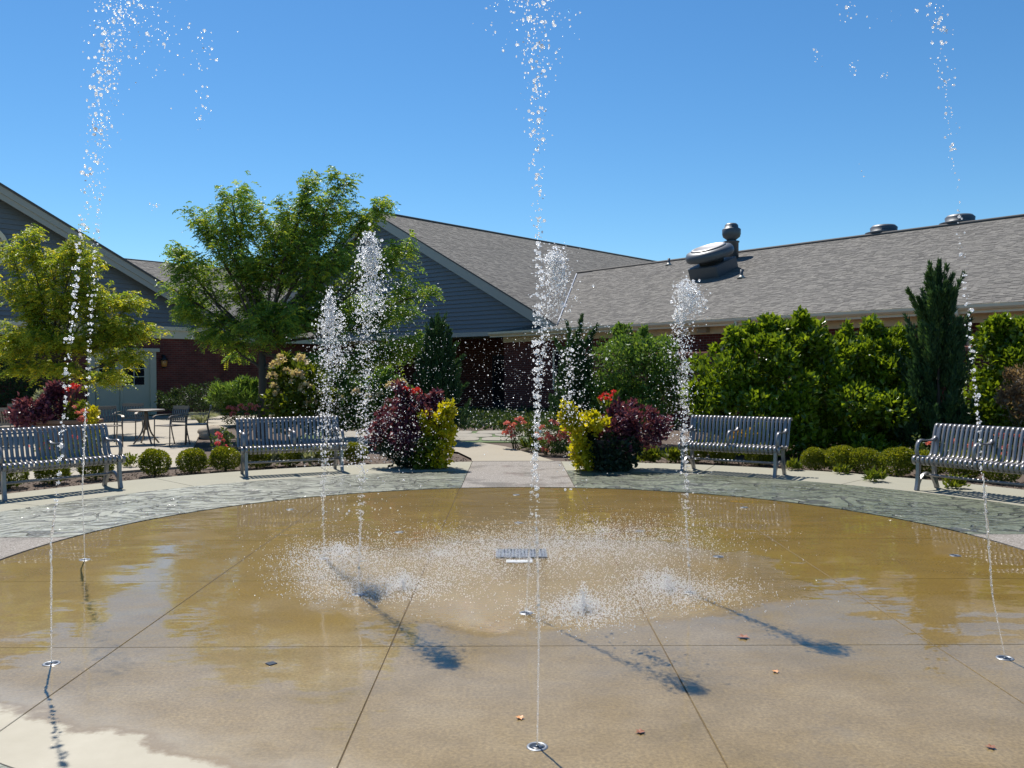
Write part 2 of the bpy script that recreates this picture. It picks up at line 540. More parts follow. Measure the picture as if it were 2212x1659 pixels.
M_SIDING = simple('grey_blue_siding', (0.165, 0.185, 0.205), 0.6, var=0.06, scale=3, bump=0.15, bscale=90)
M_TRIM = simple('cream_trim', (0.78, 0.69, 0.50), 0.55, var=0.05, scale=3)
M_TRIMG = simple('greige_trim', (0.40, 0.385, 0.335), 0.55, var=0.05, scale=3)
M_DOOR = simple('sage_grey_door', (0.52, 0.51, 0.39), 0.5, var=0.04)
M_GLASS = NT('window_glass'); M_GLASS = M_GLASS.done(M_GLASS.bsdf(color=(0.012, 0.016, 0.02), rough=0.06, spec=0.6))
M_ROOFBASE = simple('roof_deck', (0.10, 0.095, 0.09), 0.95)
def make_shingle():
    t = NT('asphalt_shingle')
    a = t.node('ShaderNodeAttribute', attribute_name='rnd')
    c = t.ramp(a.outputs['Fac'], [(0.0, (0.095, 0.090, 0.086)), (0.35, (0.140, 0.131, 0.119)), (0.7, (0.180, 0.169, 0.151)), (1.0, (0.225, 0.211, 0.184))])
    f = t.noise(t.pos(), 45, 3, 0.7)
    c = t.mix(1.0, c, t.ramp(f, [(0.3, 0.8), (0.7, 1.2)]), 'MULTIPLY')
    b = t.bsdf(color=c, rough=0.95, spec=0.2)
    return t.done(b)
M_SHINGLE = make_shingle()
M_VENT = simple('vent_metal', (0.10, 0.11, 0.12), 0.45, 0.3, var=0.1)
M_VENTCAP = simple('vent_cap_metal', (0.286, 0.269, 0.252), 0.4, 0.5, var=0.1)
M_STEEL = simple('steel_ring', (0.202, 0.217, 0.237), 0.42, 0.6, var=0.15, scale=20)
M_DULL = simple('dull_wet_steel', (0.075, 0.09, 0.11), 0.5, 0.4, var=0.15, scale=20)
M_CUP = simple('dark_nozzle_cup', (0.012, 0.02, 0.035), 0.35)
M_BENCH = simple('silver_painted_steel', (0.245, 0.235, 0.235), 0.30, 0.40, var=0.06, scale=5)
M_FURN = simple('taupe_patio_metal', (0.17, 0.145, 0.12), 0.38, 0.25, var=0.08)
M_TERRA = simple('terracotta_planter', (0.22, 0.13, 0.085), 0.8, var=0.15, bump=0.2)
M_POT = simple('dark_planter_pot', (0.035, 0.03, 0.028), 0.6)
M_BARK = simple('bark', (0.085, 0.065, 0.05), 0.9, var=0.35, scale=14, bump=0.8, bscale=25)
M_STEM = simple('green_stem', (0.06, 0.075, 0.03), 0.8, var=0.3)
M_LAMP = simple('black_lantern', (0.02, 0.02, 0.02), 0.4, 0.3)
M_AMBER = simple('amber_lamp_glass', (0.55, 0.24, 0.06), 0.2, var=0.1)
M_ROCK = simple('tan_boulder', (0.30, 0.25, 0.19), 0.9, var=0.25, scale=4, bump=0.8, bscale=12)
M_COPE = simple('pink_brick_coping', (0.44, 0.19, 0.125), 0.9, var=0.2, scale=8)
M_FALLEN = simple('dead_leaf', (0.22, 0.075, 0.03), 0.6, var=0.4, scale=30)
M_FALLEN2 = simple('orange_leaf', (0.55, 0.24, 0.08), 0.5, var=0.3, scale=30)
M_FLASH = simple('valley_flashing', (0.20, 0.22, 0.26), 0.5, 0.4, var=0.05)

L_LOCUST = leaf_mat('honey_locust_leaf', [(0.0, (0.115, 0.185, 0.025)), (0.45, (0.247, 0.335, 0.032)), (0.8, (0.434, 0.448, 0.037)), (1.0, (0.667, 0.513, 0.040))], 0.50)
L_LOCUST2 = leaf_mat('honey_locust_deep_leaf', [(0.0, (0.072, 0.164, 0.040)), (0.5, (0.155, 0.272, 0.044)), (0.85, (0.330, 0.428, 0.044)), (1.0, (0.540, 0.504, 0.052))], 0.45)
L_VIB = leaf_mat('viburnum_leaf', [(0.0, (0.045, 0.095, 0.010)), (0.5, (0.14, 0.21, 0.014)), (1.0, (0.27, 0.37, 0.022))], 0.38, 0.27, 0.5)
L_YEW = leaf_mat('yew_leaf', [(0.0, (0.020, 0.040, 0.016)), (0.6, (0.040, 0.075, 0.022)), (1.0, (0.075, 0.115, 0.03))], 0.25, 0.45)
L_ROUND = leaf_mat('soft_green_leaf', [(0.0, (0.051, 0.112, 0.027)), (0.6, (0.122, 0.215, 0.041)), (1.0, (0.224, 0.309, 0.056))], 0.35, 0.45)
L_JUN = leaf_mat('juniper_leaf', [(0.0, (0.022, 0.056, 0.025)), (0.6, (0.047, 0.105, 0.039)), (1.0, (0.103, 0.175, 0.047))], 0.22, 0.5)
L_BOX = leaf_mat('boxwood_leaf', [(0.0, (0.064, 0.100, 0.011)), (0.55, (0.151, 0.186, 0.014)), (1.0, (0.286, 0.286, 0.021))], 0.40, 0.35)
L_PURPLE = leaf_mat('purple_coleus_leaf', [(0.0, (0.054, 0.015, 0.029)), (0.5, (0.126, 0.035, 0.066)), (0.9, (0.225, 0.074, 0.116)), (1.0, (0.360, 0.155, 0.092))], 0.30, 0.40)
L_YELLOW = leaf_mat('yellow_vine_leaf', [(0.0, (0.230, 0.253, 0.011)), (0.5, (0.437, 0.414, 0.014)), (1.0, (0.644, 0.540, 0.023))], 0.45, 0.4)
L_LIME = leaf_mat('lime_leaf', [(0.0, (0.057, 0.088, 0.009)), (0.6, (0.113, 0.153, 0.014)), (1.0, (0.210, 0.226, 0.024))], 0.42, 0.4)
L_DARKVINE = leaf_mat('dark_trailing_leaf', [(0.0, (0.012, 0.026, 0.014)), (0.7, (0.030, 0.055, 0.025)), (1.0, (0.06, 0.075, 0.04))], 0.25, 0.4)
L_GREY = leaf_mat('silvery_leaf', [(0.0, (0.15, 0.18, 0.11)), (0.6, (0.30, 0.33, 0.22)), (1.0, (0.48, 0.50, 0.38))], 0.3, 0.6)
L_TAN = leaf_mat('bronze_maple_leaf', [(0.0, (0.10, 0.065, 0.04)), (0.6, (0.22, 0.155, 0.10)), (1.0, (0.36, 0.27, 0.18))], 0.35, 0.5)
L_ROSE = leaf_mat('rose_leaf', [(0.0, (0.029, 0.065, 0.018)), (0.6, (0.072, 0.124, 0.026)), (1.0, (0.169, 0.169, 0.039))], 0.35, 0.4)
F_CORAL = leaf_mat('coral_petal', [(0.0, (0.55, 0.12, 0.14)), (0.6, (0.70, 0.24, 0.23)), (1.0, (0.78, 0.40, 0.33))], 0.35, 0.6, tcol=1.0)
F_RED = leaf_mat('red_petal', [(0.0, (0.50, 0.02, 0.03)), (1.0, (0.72, 0.07, 0.06))], 0.35, 0.6, tcol=1.0)
F_CREAM = leaf_mat('cream_petal', [(0.0, (0.46, 0.40, 0.19)), (0.6, (0.58, 0.50, 0.28)), (1.0, (0.66, 0.50, 0.36))], 0.35, 0.7, tcol=1.0)
F_YEL = leaf_mat('yellow_petal', [(0.0, (0.62, 0.36, 0.03)), (1.0, (0.78, 0.55, 0.08))], 0.35, 0.6, tcol=1.0)
F_PINK = leaf_mat('pink_petal', [(0.0, (0.62, 0.08, 0.16)), (1.0, (0.75, 0.22, 0.25))], 0.35, 0.6, tcol=1.0)

def make_water(name, milky):
    t = NT(name)
    gl = t.bsdf(color=(1, 1, 1), rough=0.09, ior=1.33, trans=1.0)
    df = t.node('ShaderNodeBsdfDiffuse'); df.inputs['Color'].default_value = (0.97, 0.97, 0.97, 1)
    tr = t.node('ShaderNodeBsdfTranslucent'); tr.inputs['Color'].default_value = (0.97, 0.97, 0.97, 1)
    m1 = t.node('ShaderNodeMixShader'); m1.inputs[0].default_value = 0.6
    t.link(df.outputs[0], m1.inputs[1]); t.link(tr.outputs[0], m1.inputs[2])
    m2 = t.node('ShaderNodeMixShader'); m2.inputs[0].default_value = milky          # aerated, partly milky
    t.link(gl.outputs[0], m2.inputs[1]); t.link(m1.outputs[0], m2.inputs[2])
    return t.done(m2)
M_WATER = make_water('water_drops', 0.5)
M_STREAM = make_water('water_stream', 0.16)

# ================================================================== GROUND AND PAVING
gr = MB().add([(-900, -300, -0.09), (900, -300, -0.09), (900, 1500, -0.09), (-900, 1500, -0.09)], [(0, 1, 2, 3)]).build('ground', M_LAWN)
tag(gr, 'level ground sheet of short lawn under the courtyard', kind='structure')

def arc(r, a0, a1, n=24):
    return [(PX + r * math.cos(a0 + (a1 - a0) * i / n), PY + r * math.sin(a0 + (a1 - a0) * i / n)) for i in range(n + 1)]
# mulch beds: ring behind the walk
bed = MB()
n = 96
vs, fs = [], []
for i in range(n):
    t_ = 2 * math.pi * i / n
    for r in (R_WALK - 0.05, 26.0):
        vs.append((PX + r * math.cos(t_), PY + r * math.sin(t_), -0.03))
for i in range(n):
    j = (i + 1) % n
    fs.append((2 * i, 2 * j, 2 * j + 1, 2 * i + 1))
bed.add(vs, fs)
tag(bed.build('planting_bed', M_MULCH), 'dark brown mulch planting bed behind the benches', kind='structure')

# sub-base under all paving (dirt showing in the joints)
sb = MB().prism([(PX + 7.7 * math.cos(2 * math.pi * i / 96), PY + 7.7 * math.sin(2 * math.pi * i / 96)) for i in range(96)], -0.08, -0.006)
tag(sb.build('paving_base', M_JOINT), 'dark dirt in the joints of the round plaza', kind='structure')

def clip_poly(poly, axis, val, keep_less):
    out = []
    for i in range(len(poly)):
        a, b = poly[i], poly[(i + 1) % len(poly)]
        ia = (a[axis] <= val) == keep_less; ib = (b[axis] <= val) == keep_less
        if ia: out.append(a)
        if ia != ib:
            t_ = (val - a[axis]) / (b[axis] - a[axis])
            out.append((a[0] + (b[0] - a[0]) * t_, a[1] + (b[1] - a[1]) * t_))
    return out
pad = structure('splash_pad', 'round wet tan concrete splash pad')
circle = [(PX + (R_PAD - 0.008) * math.cos(2 * math.pi * i / 160), PY + (R_PAD - 0.008) * math.sin(2 * math.pi * i / 160)) for i in range(160)]
JX = [-9, -2.36, -0.785, 0.785, 2.36, 9]
JG = 0.0024
for i in range(5):
    for j in range(5):
        q = circle
        q = clip_poly(q, 0, PX + JX[i] + JG, False) if q else q
        q = clip_poly(q, 0, PX + JX[i + 1] - JG, True) if q else q
        q = clip_poly(q, 1, PY + JX[j] + JG * 0.55, False) if q else q
        q = clip_poly(q, 1, PY + JX[j + 1] - JG * 0.55, True) if q else q
        if q and len(q) > 2:
            area = abs(sum(q[k][0] * q[(k + 1) % len(q)][1] - q[(k + 1) % len(q)][0] * q[k][1] for k in range(len(q)))) / 2
            if area > 0.02:
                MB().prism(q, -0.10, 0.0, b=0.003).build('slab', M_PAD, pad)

# stamped band, pale walk and the four entry slabs
HW = (0.95, 0.77, 0.95, 0.77)            # half widths of the entries at 0, 90, 180, 270 degrees
def ring_piece(r0, r1, q, t0, t1, z0, z1, gap=0.006, n=20, nr=3):
    # piece of the ring in quadrant q between fractions t0..t1 of the quadrant
    a, b = HW[q] + gap, HW[(q + 1) % 4] + gap
    top, bot = [], []
    for k in range(nr + 1):
        r = r0 + gap + (r1 - r0 - 2 * gap) * k / nr
        s0 = math.asin(a / r); s1 = math.pi / 2 - math.asin(b / r)
        row = []
        for i in range(n + 1):
            f = t0 + (t1 - t0) * i / n
            x = s0 + (s1 - s0) * f + q * math.pi / 2
            if i == 0 and t0 > 0: x += gap / r
            if i == n and t1 < 1: x -= gap / r
            row.append((PX + r * math.cos(x), PY + r * math.sin(x)))
        top.append(row)
    m = MB()
    vs = [(x, y, z1) for row in top for x, y in row]
    fs = []
    w = n + 1
    for k in range(nr):
        for i in range(n):
            fs.append((k * w + i, (k + 1) * w + i, (k + 1) * w + i + 1, k * w + i + 1)[::-1])
    border = [k for k in range(w)] + [(k) * w + n for k in range(1, nr + 1)] + [nr * w + i for i in range(n - 1, -1, -1)] + [k * w for k in range(nr - 1, 0, -1)]
    base = len(vs)
    vs += [(vs[k][0], vs[k][1], z0) for k in border]
    L = len(border)
    for i in range(L):
        j = (i + 1) % L
        fs.append((border[i], border[j], base + j, base + i))
    return m.add(vs, fs)
stamp = structure('stamped_paving', 'grey green stamped concrete band with swirling grooves round the pad')
walk = structure('walkway', 'pale smooth concrete walk ring under the benches')
for q in range(4):
    ring_piece(R_PAD, R_STAMP, q, 0, 1, -0.10, 0.006, nr=6, n=40).build('panel', M_STAMP, stamp)
    for k in range(4):
        ring_piece(R_STAMP, R_WALK, q, k / 4, (k + 1) / 4, -0.10, 0.004).build('slab', M_WALK, walk)
entry = structure('entry_slabs', 'exposed aggregate slabs crossing the plaza ring')
for q in range(4):
    hw = HW[q] - 0.004
    a0 = math.asin(hw / R_PAD)
    pts = [(math.cos(t) * (R_PAD + 0.008), math.sin(t) * (R_PAD + 0.008)) for t in np.linspace(-a0, a0, 14)]
    poly = [(R_WALK + 0.02, -hw), (R_WALK + 0.02, hw)] + [p for p in reversed(pts)]
    c, s = math.cos(q * math.pi / 2), math.sin(q * math.pi / 2)
    MB().prism([(PX + x * c - y * s, PY + x * s + y * c) for x, y in poly], -0.10, 0.005).build('slab', M_AGG, entry)

# curving beige path beyond the plaza, with its shade end
right_edge = [(0.74, 15.10), (0.70, 15.2), (0.36, 16.4), (-0.14, 17.96), (-0.66, 18.9), (-1.2, 19.35), (-2.6, 19.9), (-5.0, 20.2)]
left_edge = [(-0.70, 15.10), (-0.74, 15.6), (-1.05, 16.8), (-1.60, 17.5), (-2.4, 18.0), (-3.4, 18.4), (-4.2, 18.6), (-5.0, 18.7)]
m = MB()
vs = [(x, y, 0.010) for x, y in right_edge] + [(x, y, 0.010) for x, y in left_edge]
k = len(right_edge)
m.add(vs, [(i, i + 1, k + i + 1, k + i) for i in range(k - 1)])
vs2 = [(x, y, 0.010) for x, y in right_edge] + [(x, y, -0.08) for x, y in right_edge]
m.add(vs2, [(i, k + i, k + i + 1, i + 1) for i in range(k - 1)])
tag(m.build('path', M_PATH), 'smooth beige path curving away to the left', kind='structure')
# flagstones between path and building entrance
fl = structure('flagstone_walk', 'irregular flagstones with grassy joints leading to the shaded entrance')
gj = MB().add([(-5.2, 19.25, -0.012), (1.2, 19.25, -0.012), (1.6, 22.9, -0.012), (-5.2, 22.9, -0.012)], [(0, 1, 2, 3)])
tag(gj.build('grass_strip', M_LAWN), 'grass growing between flagstones', kind='stuff')
rr = random.Random(5)
for row in range(3):
    y0 = 19.5 + row * 1.08
    x = -4.8 + rr.random()
    while x < 1.4 + row * 0.25:
        w = 0.9 + rr.random() * 0.7
        h = 0.52 + rr.random() * 0.05
        c = (x + w / 2, y0 + 0.6)
        poly = [(c[0] + (w * 0.48 + rr.uniform(-.05, .05)) * math.copysign(abs(math.cos(t)) ** 0.55, math.cos(t)),
                 c[1] + (h + rr.uniform(-.05, .05)) * math.copysign(abs(math.sin(t)) ** 0.55, math.sin(t)) + (0.25 if c[0] > 0 else 0)) for t in np.linspace(0, 2 * math.pi, 11)[:-1] + 0.3]
        MB().prism(poly, -0.06, 0.006, b=0.008).build('stone', M_FLAG, fl)
        x += w + 0.035
# patio on the left
pat = [(-3.2, 20.2)]
front = [(PX + 9.0 * math.cos(t), PY + 9.0 * math.sin(t)) for t in np.linspace(math.radians(128), math.radians(178), 16)]
poly = [(-4.6, 22.5)] + front[0:1] + front[1:] + [(-24, 9), (-24, 30.8), (-9.0, 30.8)]
poly = front + [(-24, 8.0), (-24, 30.6), (-8.6, 30.6), (-8.2, 26), (-7.6, 21)]
MBp = MB().prism(poly, -0.06, 0.008)
tag(MBp.build('patio', M_PATIO), 'sunlit concrete patio under the honey locust trees', kind='structure')

# ================================================================== SPLASH PAD FITTINGS
def make_nozzle(name, label, group, x, y):
    t = thing(name, label, 'nozzle', (x, y, 0), 0, group)
    r = MB()
    prof = [(0.031, 0.001), (0.033, 0.004), (0.042, 0.0045), (0.046, 0.001)]
    N = 28
    vs, fs = [], []
    for rad, z in prof:
        for k in range(N):
            a = 2 * math.pi * k / N
            vs.append((rad * math.cos(a), rad * math.sin(a), z))
    for i in range(3):
        for k in range(N):
            j = (k + 1) % N
            fs.append((i * N + k, (i + 1) * N + k, (i + 1) * N + j, i * N + j))
    r.add(vs, fs, True).build('ring', M_DULL if 'idle' in label else M_STEEL, t)
    MB().lathe([(0.0315, 0.0005), (0.0315, 0.0022), (0.012, 0.0026)], 24).build('cup', M_CUP, t)
    MB().lathe([(0.007, 0.0026), (0.007, 0.006), (0.005, 0.007)], 12).build('spout', M_STEEL, t)
    return t
RI, RO = 1.678, 3.704
INNER = {}; OUTER = {}
for k in range(8):
    a = math.radians(45 * k) + 0.007
    active_i = k in (4, 5, 6, 7); active_o = k in (4, 5, 6, 7)
    p = (PX + RI * math.cos(a), PY + RI * math.sin(a))
    INNER[k] = p
    make_nozzle('spray_nozzle', 'round steel nozzle at the foot of the foaming jet ' + {4: 'before the hydrangea bench', 5: 'before the purple coleus', 6: 'on the path axis', 7: 'before the yellow flower bench'}[k] if active_i else 'idle round steel nozzle of the inner ring ' + {0: 'toward the juniper bench side', 1: 'toward the yellow flower bench', 2: 'on the path axis beyond the drain', 3: 'toward the hydrangea bench'}.get(k, ''),
                'running inner nozzles' if active_i else 'idle inner nozzles', *p)
    p = (PX + RO * math.cos(a), PY + RO * math.sin(a))
    OUTER[k] = p
    make_nozzle('spray_nozzle', 'round steel nozzle at the foot of the tall thin jet ' + {4: 'past the double door', 5: 'by the dry corner', 6: 'on the path axis', 7: 'before the juniper bench'}[k] if active_o else 'idle round steel nozzle of the outer ring ' + {0: 'by the aggregate entry near the juniper bench', 1: 'before the yellow flower bench', 2: 'right before the path slab', 3: 'before the hydrangea bench'}.get(k, ''),
                'running outer nozzles' if active_o else 'idle outer nozzles', *p)
# centre drain
dr = thing('drain_grate', 'rectangular metal drain grate in the middle of the splash pad', 'drain grate', (PX, PY + 0.14, 0))
MB().box(-0.21, 0.21, -0.15, 0.15, 0.0015, 0.003).build('pan', M_CUP, dr)
for x0, x1, y0, y1 in ((-0.22, 0.22, -0.165, -0.15), (-0.22, 0.22, 0.15, 0.165), (-0.22, -0.205, -0.15, 0.15), (0.205, 0.22, -0.15, 0.15)):
    MB().box(x0, x1, y0, y1, 0.001, 0.014).build('frame', M_STEEL, dr)
me = MB().box(-0.007, 0.007, -0.15, 0.15, 0.003, 0.013).mesh('bar')
for i in range(14):
    link('bar', me, M_STEEL, dr, (-0.19 + i * 0.0292, 0, 0))
cv = thing('cover_plate', 'small pale cover plate beside the drain grate', 'cover plate', (PX - 0.02, PY - 0.16, 0))
MB().bbox(-0.11, 0.11, -0.05, 0.05, 0.001, 0.008, 0.003).build('plate', simple('pale_plate', (0.5, 0.5, 0.48), 0.4, 0.3), cv)
p = g(586, 1434)
cv = thing('drain_cover', 'small dark square cover set in the wet pad', 'drain cover', (p.x, p.y, 0), math.radians(45))
MB().bbox(-0.024, 0.024, -0.024, 0.024, 0.001, 0.005, 0.002).build('plate', M_CUP, cv)
# fallen leaves
def fallen(px, py, s, mat, label, rz):
    p = g(px, py)
    pts = [(0, -1), (0.35, -0.55), (0.85, -0.5), (0.55, -0.05), (0.8, 0.45), (0.3, 0.4), (0.05, 1), (-0.25, 0.45), (-0.75, 0.5), (-0.5, 0.0), (-0.8, -0.5), (-0.3, -0.5)]
    vs = [(0, 0, 0.004)] + [(x * s, y * s, 0.003 + s * (0.25 * x * x + 0.12 * abs(math.sin(3 * y + x)))) for x, y in pts]
    k = len(pts)
    o = MB().add(vs, [(0, 1 + i, 1 + (i + 1) % k) for i in range(k)]).build('fallen_leaf', mat, None, (p.x, p.y, 0.001), rz)
    tag(o, label, 'leaf')
fallen(1605, 1378, 0.042, M_FALLEN, 'curled red brown leaf on the wet pad beside a long jet shadow', 1.2)
fallen(1123, 1552, 0.024, M_FALLEN2, 'small orange leaf on the pad next to the foremost thin jet', 0.3)
fallen(1383, 1583, 0.026, M_FALLEN, 'small dark red leaf fragment near a pad joint', 2.0)
fallen(2140, 1616, 0.024, M_FALLEN, 'tiny brown leaf on bare tan concrete below the right nozzle', 0.9)
fallen(1675, 1452, 0.022, M_FALLEN2, 'tiny pale orange leaf scrap on the wet pad', 0.2)
fallen(1664, 1012, 0.02, M_FALLEN2, 'tiny leaf on the pale walk under the bench', 0.2)

# ================================================================== BENCHES
SLAT = [(-0.205, 0.335), (-0.245, 0.350), (-0.268, 0.385), (-0.262, 0.425), (-0.225, 0.447), (-0.16, 0.448), (-0.05, 0.432), (0.05, 0.422), (0.115, 0.430),
        (0.155, 0.470), (0.178, 0.54), (0.20, 0.64), (0.225, 0.73), (0.245, 0.79), (0.268, 0.835), (0.300, 0.852), (0.335, 0.842), (0.352, 0.81)]
def smooth_line(pts, sub=2):
    out = []
    n = len(pts)
    for i in range(n - 1):
        p0, p1, p2, p3 = pts[max(i - 1, 0)], pts[i], pts[i + 1], pts[min(i + 2, n - 1)]
        for k in range(sub):
            t = k / sub
            out.append(tuple(0.5 * (2 * p1[d] + (p2[d] - p0[d]) * t + (2 * p0[d] - 5 * p1[d] + 4 * p2[d] - p3[d]) * t * t + (3 * p1[d] - p0[d] - 3 * p2[d] + p3[d]) * t ** 3) for d in range(len(p1))))
    out.append(pts[-1])
    return out
def make_bench(label):
    t = thing('slatted_bench', label, 'bench', group='benches round the splash pad')
    me = MB().ribbon(smooth_line(SLAT, 2), -0.021, 0.021, 0.010, True).mesh('slat')
    L = 1.56
    nsl = 26
    for i in range(nsl):
        link('slat', me, M_BENCH, t, (-L / 2 + L * i / (nsl - 1), 0, 0))
    for z, y in ((0.375, -0.235), (0.405, 0.10), (0.79, 0.262)):
        MB().tube([(-L / 2 - 0.01, y, z), (L / 2 + 0.01, y, z)], 0.012, 8).build('rail', M_BENCH, t)
    for s in (-1, 1):
        x0 = s * (L / 2 - 0.055) - 0.022; x1 = x0 + 0.044
        MB().ribbon(smooth_line([(-0.235, 0.385), (-0.24, 0.25), (-0.25, 0.12), (-0.275, 0.0)], 3), x0, x1, [0.05] * 7 + [0.05, 0.055, 0.06]).build('leg', M_BENCH, t)
        MB().ribbon(smooth_line([(0.115, 0.41), (0.125, 0.26), (0.15, 0.12), (0.195, 0.0)], 3), x0, x1, [0.05] * 7 + [0.05, 0.055, 0.06]).build('leg', M_BENCH, t)
        MB().ribbon(smooth_line([(-0.255, 0.05), (-0.20, 0.14), (-0.12, 0.20), (-0.05, 0.215), (0.02, 0.20), (0.09, 0.14), (0.155, 0.05)], 3), x0 + 0.004, x1 - 0.004, 0.028).build('arch', M_BENCH, t)
        MB().ribbon(smooth_line([(-0.24, 0.40), (-0.10, 0.400), (0.05, 0.395), (0.13, 0.42), (0.17, 0.52), (0.205, 0.66), (0.25, 0.80)], 3), x0, x1, 0.028).build('side_rail', M_BENCH, t)
    arm = MB().ribbon(smooth_line([(0.195, 0.685), (0.165, 0.66), (0.10, 0.640), (-0.03, 0.645), (-0.13, 0.655), (-0.19, 0.635), (-0.225, 0.58), (-0.235, 0.50), (-0.215, 0.455)], 3), -0.022, 0.022, 0.022, True).mesh('armrest')
    for x in (-L / 2 + 0.03, 0.0, L / 2 - 0.03):
        link('armrest', arm, M_BENCH, t, (x, 0, 0))
    MB().tube([(-L / 2 + 0.05, -0.045, 0.19), (L / 2 - 0.05, -0.045, 0.19)], 0.017, 8).build('stretcher', M_BENCH, t)
    return t
bench = make_bench('')
def place_bench(o, p_left_px, p_right_px, label):
    a, b = g(*p_left_px), g(*p_right_px)          # front feet on the walk, left and right
    d = (b - a).normalized()
    mid = (a + b) / 2
    ang = math.atan2(d.y, d.x)
    inward = Vector((d.y, -d.x, 0))               # local -y
    pos = mid - inward * 0.275
    o.location = (pos.x, pos.y, 0.004)
    o.rotation_euler = (0, 0, ang)
    o['label'] = label
    return pos, ang
place_bench(bench, (3, 1084), (267, 1055), 'silver slatted metal bench in front of the terracotta flower planter')
b2 = copy_tree(bench); place_bench(b2, (521, 1032), (750, 1019.5), 'silver slatted metal bench between the boxwoods and the large purple coleus, hydrangea behind')
b3 = copy_tree(bench); place_bench(b3, (1471, 1019), (1676, 1033), 'silver slatted metal bench with yellow flowers behind it, left of the leafy hedge boxwoods')
b4 = copy_tree(bench); place_bench(b4, (1974, 1059.5), (2240, 1092), 'silver slatted metal bench with coral roses behind it, before the spiky juniper')

# ================================================================== PATIO FURNITURE
def make_chair(name, label, x, y, rz, group='patio chairs'):
    t = thing(name, label, 'chair', (x, y, 0.008), rz, group)
    # faces local -y
    MB().bbox(-0.235, 0.235, -0.24, 0.20, 0.415, 0.435, 0.008).build('seat', M_FURN, t)
    for sx in (-1, 1):
        MB().tube([(sx * 0.235, -0.235, 0.0), (sx * 0.235, -0.225, 0.42), (sx * 0.245, -0.215, 0.63)], 0.013, 6).build('leg', M_FURN, t)
        MB().tube([(sx * 0.235, 0.30, 0.0), (sx * 0.235, 0.235, 0.25), (sx * 0.235, 0.205, 0.43), (sx * 0.23, 0.245, 0.65), (sx * 0.23, 0.29, 0.82)], 0.013, 6).build('leg', M_FURN, t)
        MB().ribbon(smooth_line([(0.255, 0.645), (0.10, 0.65), (-0.10, 0.645), (-0.20, 0.635), (-0.25, 0.60)], 2), sx * 0.245 - 0.028, sx * 0.245 + 0.028, 0.014).build('armrest', M_FURN, t)
    MB().box(-0.24, 0.24, 0.270, 0.300, 0.765, 0.835).build('top_rail', M_FURN, t)
    MB().box(-0.23, 0.23, 0.205, 0.225, 0.475, 0.505).build('bottom_rail', M_FURN, t)
    sl = MB().ribbon([(0.215, 0.49), (0.245, 0.65), (0.285, 0.78)], -0.017, 0.017, 0.008).mesh('slat')
    for i in range(7):
        link('slat', sl, M_FURN, t, (-0.18 + 0.06 * i, 0, 0))
    return t
def make_table(label, x, y):
    t = thing('patio_table', label, 'table', (x, y, 0.008))
    MB().lathe([(0.36, 0.715), (0.385, 0.72), (0.39, 0.735), (0.385, 0.745), (0.36, 0.748)], 32).build('table_top', M_FURN, t)
    MB().tube([(0, 0, 0.30), (0, 0, 0.715)], 0.035, 10).build('post', M_FURN, t)
    for k in range(4):
        a = math.radians(45 + 90 * k)
        pts = smooth_line([(0.02, 0.70), (0.05, 0.45), (0.10, 0.25), (0.20, 0.10), (0.28, 0.0)], 3)
        MB().tube([(r * math.cos(a), r * math.sin(a), z) for r, z in pts], 0.018, 6).build('leg', M_FURN, t)
    return t
make_table('round taupe metal patio table on the concrete patio', -8.02, 19.0)
def foot(px, Y): return ((px - 1106) / FPX * Y, Y)
x, y = foot(368, 18.55); make_chair('patio_chair', 'taupe slat back chair right of the round patio table, turned to face it', x, y, math.radians(-28))
x, y = foot(232, 18.5); make_chair('patio_chair', 'taupe slat back chair on the planter side of the round patio table', x, y, math.radians(38))
x, y = foot(277, 20.0); make_chair('patio_chair', 'taupe slat back chair behind the round patio table before the double door', x, y, math.radians(4))
x, y = foot(425, 18.9); make_chair('patio_chair', 'dark patio chair standing sideways, apart from the round table', x, y, math.radians(-72))
x, y = foot(12, 18.3); make_chair('patio_chair', 'taupe slat back chair left of the flower planter, front one', x, y, math.radians(176))
x, y = foot(52, 20.6); make_chair('patio_chair', 'taupe slat back chair half hidden behind the purple planter foliage', x, y, math.radians(182))

